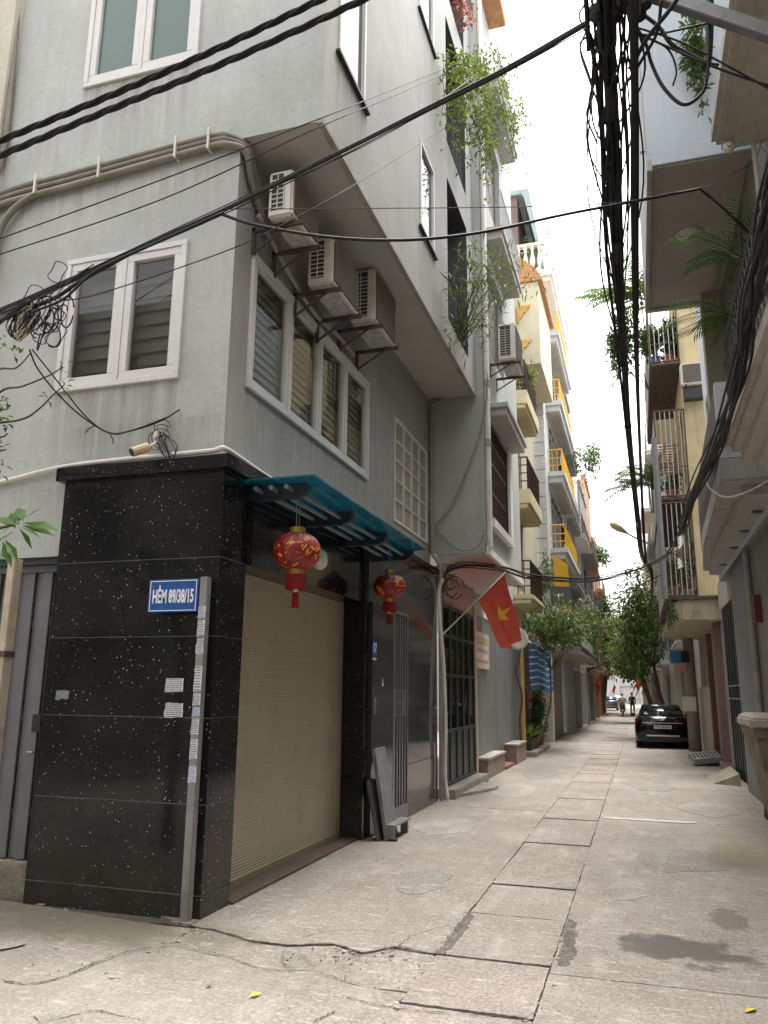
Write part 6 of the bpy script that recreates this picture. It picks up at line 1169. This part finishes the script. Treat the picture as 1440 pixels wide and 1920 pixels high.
single('far black cable sagging across in front of the street tree', ((1240,1130,30),(1190,1160,33),(1150,1175,36),(1105,1178,40)), .03)
single('second far cable sagging lower across the alley', ((1225,1195,40),(1180,1220,42),(1140,1240,44),(1105,1255,46)), .035)
single('grey flexible conduit looping at the corner pipes of the grey fronted house', ((915,700,12.9),(908,780,12.9),(880,870,12.95),(845,950,12.98),(818,985,13.0),(830,1005,12.98),(860,1030,12.95),(895,1025,12.9),(910,990,12.9)), .018, GREYPIPE)
q = MB(); P = smooth_path([onY(830,1085,12.9),onY(822,1120,12.9),(-3.06,12.9,2.2),(-3.03,12.9,1.2),(-3.05,12.92,.4),(-3.0,12.9,.02)],6); q.tube(P, .032, 7); solo(q, 'white_drain_hose', WHITEPL, 'pale peeling pipe running down beside the green folding door', 'pipe', smooth=True)
q = MB(); P0 = onX(1276,1003,.86)
for i in range(5):
    for j in range(7):
        f = lambda a, b: P0+np.array([.05*math.sin(b*1.1+a)-.02*b*.3, (a-2)*.07, -b*.085])
        q.quad(f(i,j), f(i+1,j), f(i+1,j+1), f(i,j+1))
solo(q, 'white_rag', mat('white_cloth', (.6,.58,.55), .8), 'white rag tied on the cable bundle before the yellow cages', 'cloth')

# ------------------------------------------------------------------ flag, dish, cloths
fg = thing('national_flag', 'red flag with yellow star on a pole over the green folding door', 'flag', (-3.1,13.0,2.6)); p0 = onX(828,1192,-3.1); p1 = onX(948,1073,-2.12); part(MB().tube([p0,p1], .014, 7), 'flag_pole', mat('pale_pole', (.42,.40,.37), .5), fg)
lo_ = p0+(p1-p0)*.55; NU, NV = 16, 26; g0, g1 = p1-(p1-p0)*.02, lo_
e0, e1 = onX(972,1200,-2.25), onX(944,1214,-2.5)
def fs(u, v):
    top = g0+(g1-g0)*u; bot = e0+(e1-e0)*u; p = top+(bot-top)*v; s = min(1, v*1.6)
    p = p+np.array([.06*math.sin(u*9+v*2)*s, .10*math.sin(u*7.5+v*1.5+.6)*s, -.10*math.sin(math.pi*u)*v*(1-v*.2)]); return p
q = MB(); q.add([fs(i/NU,j/NV) for j in range(NV+1) for i in range(NU+1)], [(j*(NU+1)+i, j*(NU+1)+i+1, (j+1)*(NU+1)+i+1, (j+1)*(NU+1)+i) for j in range(NV) for i in range(NU)]); part(q, 'flag_cloth', REDF, fg, smooth=True)
q = MB(); cu, cv = .40, .47; pts = []
for k in range(10): a = math.pi/2+k*math.pi/5; rr = 1 if k % 2 == 0 else .40; pts.append((cu+.30*rr*math.cos(a), cv-.155*rr*math.sin(a)))
vd = -ray(935,1145)/np.linalg.norm(ray(935,1145))
def fo(u,v): return fs(u,v)+vd*.012
ring = []
for a, b in zip(pts, pts[1:]+pts[:1]):
    for t in (0,.25,.5,.75): ring.append((a[0]+(b[0]-a[0])*t, a[1]+(b[1]-a[1])*t))
vv = [fo(cu,cv)]; ff = []
for s_ in (.35,.7,1.0): vv += [fo(cu+(u-cu)*s_, cv+(v-cv)*s_) for u, v in ring]
n = len(ring); ff += [(0,1+i,1+(i+1)%n) for i in range(n)]
for k in range(2): ff += [(1+k*n+i,1+k*n+(i+1)%n,1+(k+1)*n+(i+1)%n,1+(k+1)*n+i) for i in range(n)]
q.add(vv, ff); part(q, 'star', mat('flag_star_yellow', (.68,.45,.03), .7), fg)
c = onX(970,1198,-2.75); ds = thing('round_dish', 'round white dish on an arm behind the red flag', 'dish', (-3.1,c[1],c[2]-.3)); part(MB().lathe((c[0],c[1],c[2]), [(.02,.05),(.17,.035),(.26,0),(.262,.008),(.17,.045),(.02,.06)], 26, 'y'), 'reflector', WHITEPL, ds, smooth=True); part(MB().tube([(c[0],c[1]+.05,c[2]),(c[0]-.1,c[1]+.12,c[2]-.05),(-3.2,c[1]+.1,c[2]-.25)], .018, 6), 'arm', STEEL, ds); part(MB().tube([(c[0]-.05,c[1]-.02,c[2]),(c[0]+.02,c[1]-.16,c[2]+.05)], .012, 5), 'feed_arm', BLACK, ds)
def cloth(name, label, cor, m, amp=.05):
    A_, B_, C_, D_ = [np.array(x) for x in cor]; q = MB(); n = 10
    g = lambda u, v: (A_*(1-u)+B_*u)*(1-v)+(D_*(1-u)+C_*u)*v+np.array([amp*math.sin(u*7+v*2), amp*.6*math.sin(u*9), 0])*v
    q.add([g(i/n,j/n) for j in range(n+1) for i in range(n+1)], [(j*(n+1)+i, j*(n+1)+i+1, (j+1)*(n+1)+i+1, (j+1)*(n+1)+i) for j in range(n) for i in range(n)]); solo(q, name, m, label, 'cloth', smooth=True)
cloth('grey_cloth','small grey cloth hung before the yellow awning sheet', (onY(1031,1099,27.5),onY(1070,1100,27.8),onY(1073,1139,27.8),onY(1031,1135,27.5)), mat('grey_cloth', (.12,.12,.13), .9), .03)
cloth('yellow_awning','bright yellow awning sheet hanging at the lowest yellow railing', (onY(1036,1040,28.2),onY(1064,1058,28.35),onY(1074,1178,28.3),onY(1042,1170,28.2)), YEL, .04)
def small_flag(label, px, py, Y, s):
    c = onY(px,py,Y); r = thing('national_flag', label, 'flag', c); part(MB().tube([c+np.array([-s*.5,0,-s*1.0]),c+np.array([s*.25,0,s*.9])], s*.025, 5), 'flag_pole', STEEL, r); q = MB(); n = 6
    g = lambda u, v: c+np.array([s*(-.1+.35*(1-u))+.12*s*math.sin(v*5)+v*s*.12, .15*s*math.sin(u*6+v*3), s*(.8-.7*u)-v*s*.9]); q.add([g(i/n,j/n) for j in range(n+1) for i in range(n+1)], [(j*(n+1)+i, j*(n+1)+i+1, (j+1)*(n+1)+i+1, (j+1)*(n+1)+i) for j in range(n) for i in range(n)]); part(q, 'flag_cloth', REDF, r, smooth=True)
small_flag('small red flag on the wall before the far blue-grey car', 1119, 1288, 52, .85); small_flag('small red flag hanging past the black car', 1193, 1288, 48, .75); small_flag('distant dark red flag above the far blue-grey car', 1149, 1296, 78, .7)

# ------------------------------------------------------------------ vehicles
def car(name, label, loc, paint, W=1.70, L=4.4, Hh=1.44, group=None, rear=True):
    x0, y0 = loc; r = thing(name, label, 'car', (x0,y0,0), group); hw = W/2; C3 = lambda x, y, z: (x0+x, y0+y, z*.93 if z > .5 else z)
    def ring(y, w, zb, zt, t=.86): return [C3(-w*.94,y,zb), C3(w*.94,y,zb), C3(w,y,zb+.16), C3(w,y,(zb+zt)*.52), C3(w*.965,y,zt-.10), C3(w*t,y,zt), C3(-w*t,y,zt), C3(-w*.965,y,zt-.10), C3(-w,y,(zb+zt)*.52), C3(-w,y,zb+.16)]
    body = MB().loft([ring(.0,hw*.80,.36,.92), ring(.06,hw*.93,.27,1.02), ring(.22,hw*.985,.22,1.07), ring(.7,hw,.20,1.04), ring(1.6,hw,.18,.97), ring(2.7,hw,.18,.95), ring(3.5,hw*.99,.19,.90), ring(4.05,hw*.95,.22,.78), ring(4.28,hw*.88,.27,.68), ring(L,hw*.70,.35,.58)])
    bd = part(body, 'body', paint, r, bevel=.035, smooth=True)
    def cr(y, wb, wt, zb, zt): return [C3(-wb,y,zb), C3(wb,y,zb), C3(wt,y,zt), C3(-wt,y,zt)]
    part(MB().loft([cr(.50,hw*.86,hw*.83,.98,1.05), cr(1.15,hw*.87,hw*.70,.95,Hh-.06), cr(1.7,hw*.88,hw*.70,.93,Hh), cr(2.4,hw*.88,hw*.69,.92,Hh-.03), cr(3.30,hw*.86,hw*.82,.90,.96)]), 'roof', paint, r, bevel=.05, smooth=True)
    gl_ = glass('car_glass', (.25,.28,.28), (.012,.014,.015), .35)
    def pane(nm, pts): part(MB().add([C3(*p) for p in pts], [(0,1,2,3)]), nm, gl_, r)
    pane('rear_window', [(-hw*.76,.585,1.115),(hw*.76,.585,1.115),(hw*.63,1.10,Hh-.105),(-hw*.63,1.10,Hh-.105)])
    pane('windscreen', [(-hw*.74,3.17,1.03),(hw*.74,3.17,1.03),(hw*.60,2.5,Hh-.09),(-hw*.60,2.5,Hh-.09)])
    for s in (-1,1):
        for a, b in ((1.25,1.95),(2.02,2.75)): part(MB().add([C3(s*hw*.872,a,1.01),C3(s*hw*.872,b,1.01),C3(s*hw*.725,min(b,2.42),Hh-.12),C3(s*hw*.725,a+.05,Hh-.12)], [(0,1,2,3)]), 'side_window', gl_, r)
        part(MB().box(C3(s*hw*.98,2.9,.98),C3(s*(hw+.14),3.0,1.10)), 'wing_mirror', paint, r, bevel=.02)
        tl = MB().add([C3(s*hw*.96,.10,.80),C3(s*hw*.96,.10,.98),C3(s*hw*.44,-.012,.965),C3(s*hw*.44,-.012,.86),C3(s*hw*.98,.22,.80),C3(s*hw*.98,.22,.98)], [(0,1,2,3),(0,4,5,1)]); part(tl, 'tail_light' if rear else 'headlight', mat('tail_light_red', (.30,.01,.012), .15, coat=1) if rear else mat('headlight_clear', (.6,.62,.64), .1), r)
        for y in (.85, 3.5):
            w = part(MB().lathe(C3(s*(hw-.21 if s > 0 else hw-.02),y,.32), [(.20,0),(.31,.01),(.325,.04),(.325,.15),(.31,.18),(.20,.19)], 22, 'x'), 'wheel', mat('tyre_rubber', (.018,.018,.018), .85), r, smooth=True); part(MB().lathe(C3(s*(hw-.015) if s > 0 else -hw-.005,y,.32), [(.02,0),(.19,.002),(.20,.02)], 18, 'x'), 'rim', STEEL, w)
    part(MB().box(C3(-.26,-.022,.66),C3(.26,-.008,.775)), 'license_plate', mat('plate_white', (.72,.72,.70), .5), r)
    if rear:
        q = MB(); x = -.22
        for k in range(8): q.box(C3(x,-.024,.69),C3(x+.036,-.0225,.745)); x += .055 if k != 2 else .075
        part(q, 'plate_digits', BLACK, r)
        part(MB().box(C3(-.50,-.018,.375),C3(.50,.01,.42)), 'chrome_strip', mat('chrome', (.75,.75,.76), .15, .05, 3, 0, 30, metal=1), r); part(MB().box(C3(-hw*.70,-.006,.835),C3(hw*.70,.012,.86)), 'boot_trim', MAT['chrome'], r)
        em = MB().prism([(-.05,.92),(-.01,.92),(.0,.95),(.03,.925),(.06,.93),(.03,.96),(.05,.99),(.08,1.0),(.05,1.02),(.0,1.005),(-.02,1.03),(-.06,1.02),(-.03,.985),(-.06,.96)], -.03, -.012, lambda u,v,w: C3(u,w+.03,v)); part(em, 'emblem', MAT['chrome'], r)
        part(MB().box(C3(-hw*.90,.0,.24),C3(hw*.90,.08,.37)), 'lower_bumper', DARKM, r)
    return r
CARP = mat('black_car_paint', (.003,.0035,.007), .10, .1, 3, 0, 30, coat=.3, spec=.35)
car('parked_sedan', 'black parked sedan seen from behind beside the utility pole', (.62,27.35), CARP)
BGP = mat('blue_grey_car_paint', (.10,.13,.17), .25, .1, 3, 0, 30, coat=.6)
k_ = car('parked_car', 'blue-grey car parked far down the alley facing away', (-3.0,84), BGP, Hh=1.5); k_ = car('parked_car', 'pale silver car parked behind the far blue-grey car', (-2.6,100), mat('silver_car_paint', (.40,.42,.43), .25, .1, 3, 0, 30, coat=.6), Hh=1.5)

# ------------------------------------------------------------------ people
SKIN = mat('skin', (.42,.27,.19), .6)
def person(label, loc, joints, edges, rad, mats, name='person'):
    r = thing(name, label, 'person', loc); me = bpy.data.meshes.new('body'); L_ = np.array(loc); me.from_pydata([tuple(j) for j in joints], edges, []); o = bpy.data.objects.new('body', me); COL.objects.link(o); o.parent = r; me.materials.append(mats)
    b = bmesh.new(); b.from_mesh(me); ly = b.verts.layers.skin.verify(); b.verts.ensure_lookup_table()
    for i, v in enumerate(b.verts): v[ly].radius = (rad[i], rad[i]); v[ly].use_root = (i == 0)
    b.to_mesh(me); b.free(); o.modifiers.new('skin', 'SKIN'); sm = o.modifiers.new('sub', 'SUBSURF'); sm.levels = 2; sm.render_levels = 2; ORG[r.name] = Vector(loc); return r
def head(r, loc, c, hair, helmet=None):
    x, y, z = [loc[i]+c[i] for i in range(3)]
    part(MB().lathe((x,y,z-.12), [(.03,0),(.06,.03),(.078,.08),(.085,.14),(.075,.20),(.04,.235)], 12), 'head', SKIN, r, smooth=True); part(MB().lathe((x,y-.01,z-.01), [(.088,0),(.094,.06),(.082,.11),(.045,.14),(.005,.148)], 12), 'helmet' if helmet else 'hair', helmet or hair, r, smooth=True)
    part(MB().box((x-.012,y+.07,z-.05),(x+.012,y+.11,z-.01)), 'nose', SKIN, r)
HAIR = mat('black_hair', (.012,.010,.009), .6)
J = [(0,0,.95),(0,0,1.15),(0,0,1.38),(0,.01,1.50),(.10,0,.90),(.11,.03,.50),(.11,-.02,.08),(.11,.10,.03),(-.10,0,.90),(-.11,.06,.50),(-.12,.0,.08),(-.12,.12,.03),(.18,0,1.38),(.23,.02,1.12),(.22,.10,.88),(-.18,0,1.38),(-.23,.02,1.12),(-.22,.10,.88)]
Ed = [(0,1),(1,2),(2,3),(0,4),(4,5),(5,6),(6,7),(0,8),(8,9),(9,10),(10,11),(2,12),(12,13),(13,14),(2,15),(15,16),(16,17)]; Ra = [.14,.13,.15,.06,.095,.07,.045,.04,.095,.07,.045,.04,.065,.048,.035,.065,.048,.035]
c = onZ(1187,1338); l_ = (c[0],c[1]-20,0); l_ = tuple(np.array(onZ(1187,1343)))
p_ = person('person in dark clothes standing at the side past the black car', (l_[0],l_[1],0), J, Ed, Ra, mat('dark_clothes', (.03,.032,.04), .8)); head(p_, (l_[0],l_[1],0), (0,.02,1.62), HAIR)
mc = onZ(1168,1344); X_, Y_ = mc[0], mc[1]; mt = thing('motorbike', 'dark motorbike with rider heading down the alley', 'motorbike', (X_,Y_,0))
for y in (0, 1.25): w = part(MB().lathe((X_-.05,Y_+y,.29), [(.22,0),(.285,.02),(.29,.05),(.285,.08),(.22,.10)], 18, 'x'), 'wheel', mat('tyre_rubber', (.018,.018,.018)), mt, smooth=True); part(MB().lathe((X_-.03,Y_+y,.29), [(.02,0),(.20,.01),(.20,.05),(.02,.06)], 14, 'x'), 'rim', STEEL, w)
part(MB().loft([[(X_-.06,Y_-.25,.62),(X_+.06,Y_-.25,.62),(X_+.05,Y_-.25,.74),(X_-.05,Y_-.25,.74)],[(X_-.14,Y_+.1,.42),(X_+.14,Y_+.1,.42),(X_+.13,Y_+.1,.76),(X_-.13,Y_+.1,.76)],[(X_-.13,Y_+.6,.35),(X_+.13,Y_+.6,.35),(X_+.11,Y_+.6,.72),(X_-.11,Y_+.6,.72)],[(X_-.16,Y_+1.0,.40),(X_+.16,Y_+1.0,.40),(X_+.16,Y_+1.05,.95),(X_-.16,Y_+1.05,.95)],[(X_-.05,Y_+1.25,.70),(X_+.05,Y_+1.25,.70),(X_+.05,Y_+1.2,1.0),(X_-.05,Y_+1.2,1.0)]]), 'fairing', mat('dark_red_fairing', (.05,.012,.012), .3), mt, bevel=.03, smooth=True)
part(MB().box((X_-.12,Y_-.2,.76),(X_+.12,Y_+.6,.82)), 'seat', BLACK, mt, bevel=.02); part(MB().tube([(X_-.33,Y_+.95,1.02),(X_,Y_+1.05,1.0),(X_+.33,Y_+.95,1.02)], .018, 6), 'handlebar', STEEL, mt); part(MB().box((X_-.05,Y_-.29,.60),(X_+.05,Y_-.25,.67)), 'tail_light', mat('tail_light_red', (.30,.01,.012)), mt); part(MB().box((X_-.07,Y_-.27,.42),(X_+.07,Y_-.255,.54)), 'number_plate', MAT['plate_white'], mt)
Jr = [(0,.1,.88),(0,.12,1.08),(0,.18,1.32),(0,.21,1.44),(.10,.14,.86),(.16,.55,.78),(.15,.48,.36),(.15,.60,.31),(-.10,.14,.86),(-.16,.55,.78),(-.15,.48,.36),(-.15,.60,.31),(.19,.18,1.32),(.27,.40,1.12),(.30,.85,1.05),(-.19,.18,1.32),(-.27,.40,1.12),(-.30,.85,1.05)]
p_ = person('motorbike rider in a beige jacket seen from behind', (X_,Y_,0), Jr, Ed, Ra, mat('beige_jacket', (.36,.29,.22), .8)); head(p_, (X_,Y_,0), (0,.23,1.56), HAIR, mat('grey_helmet', (.18,.16,.15), .3))
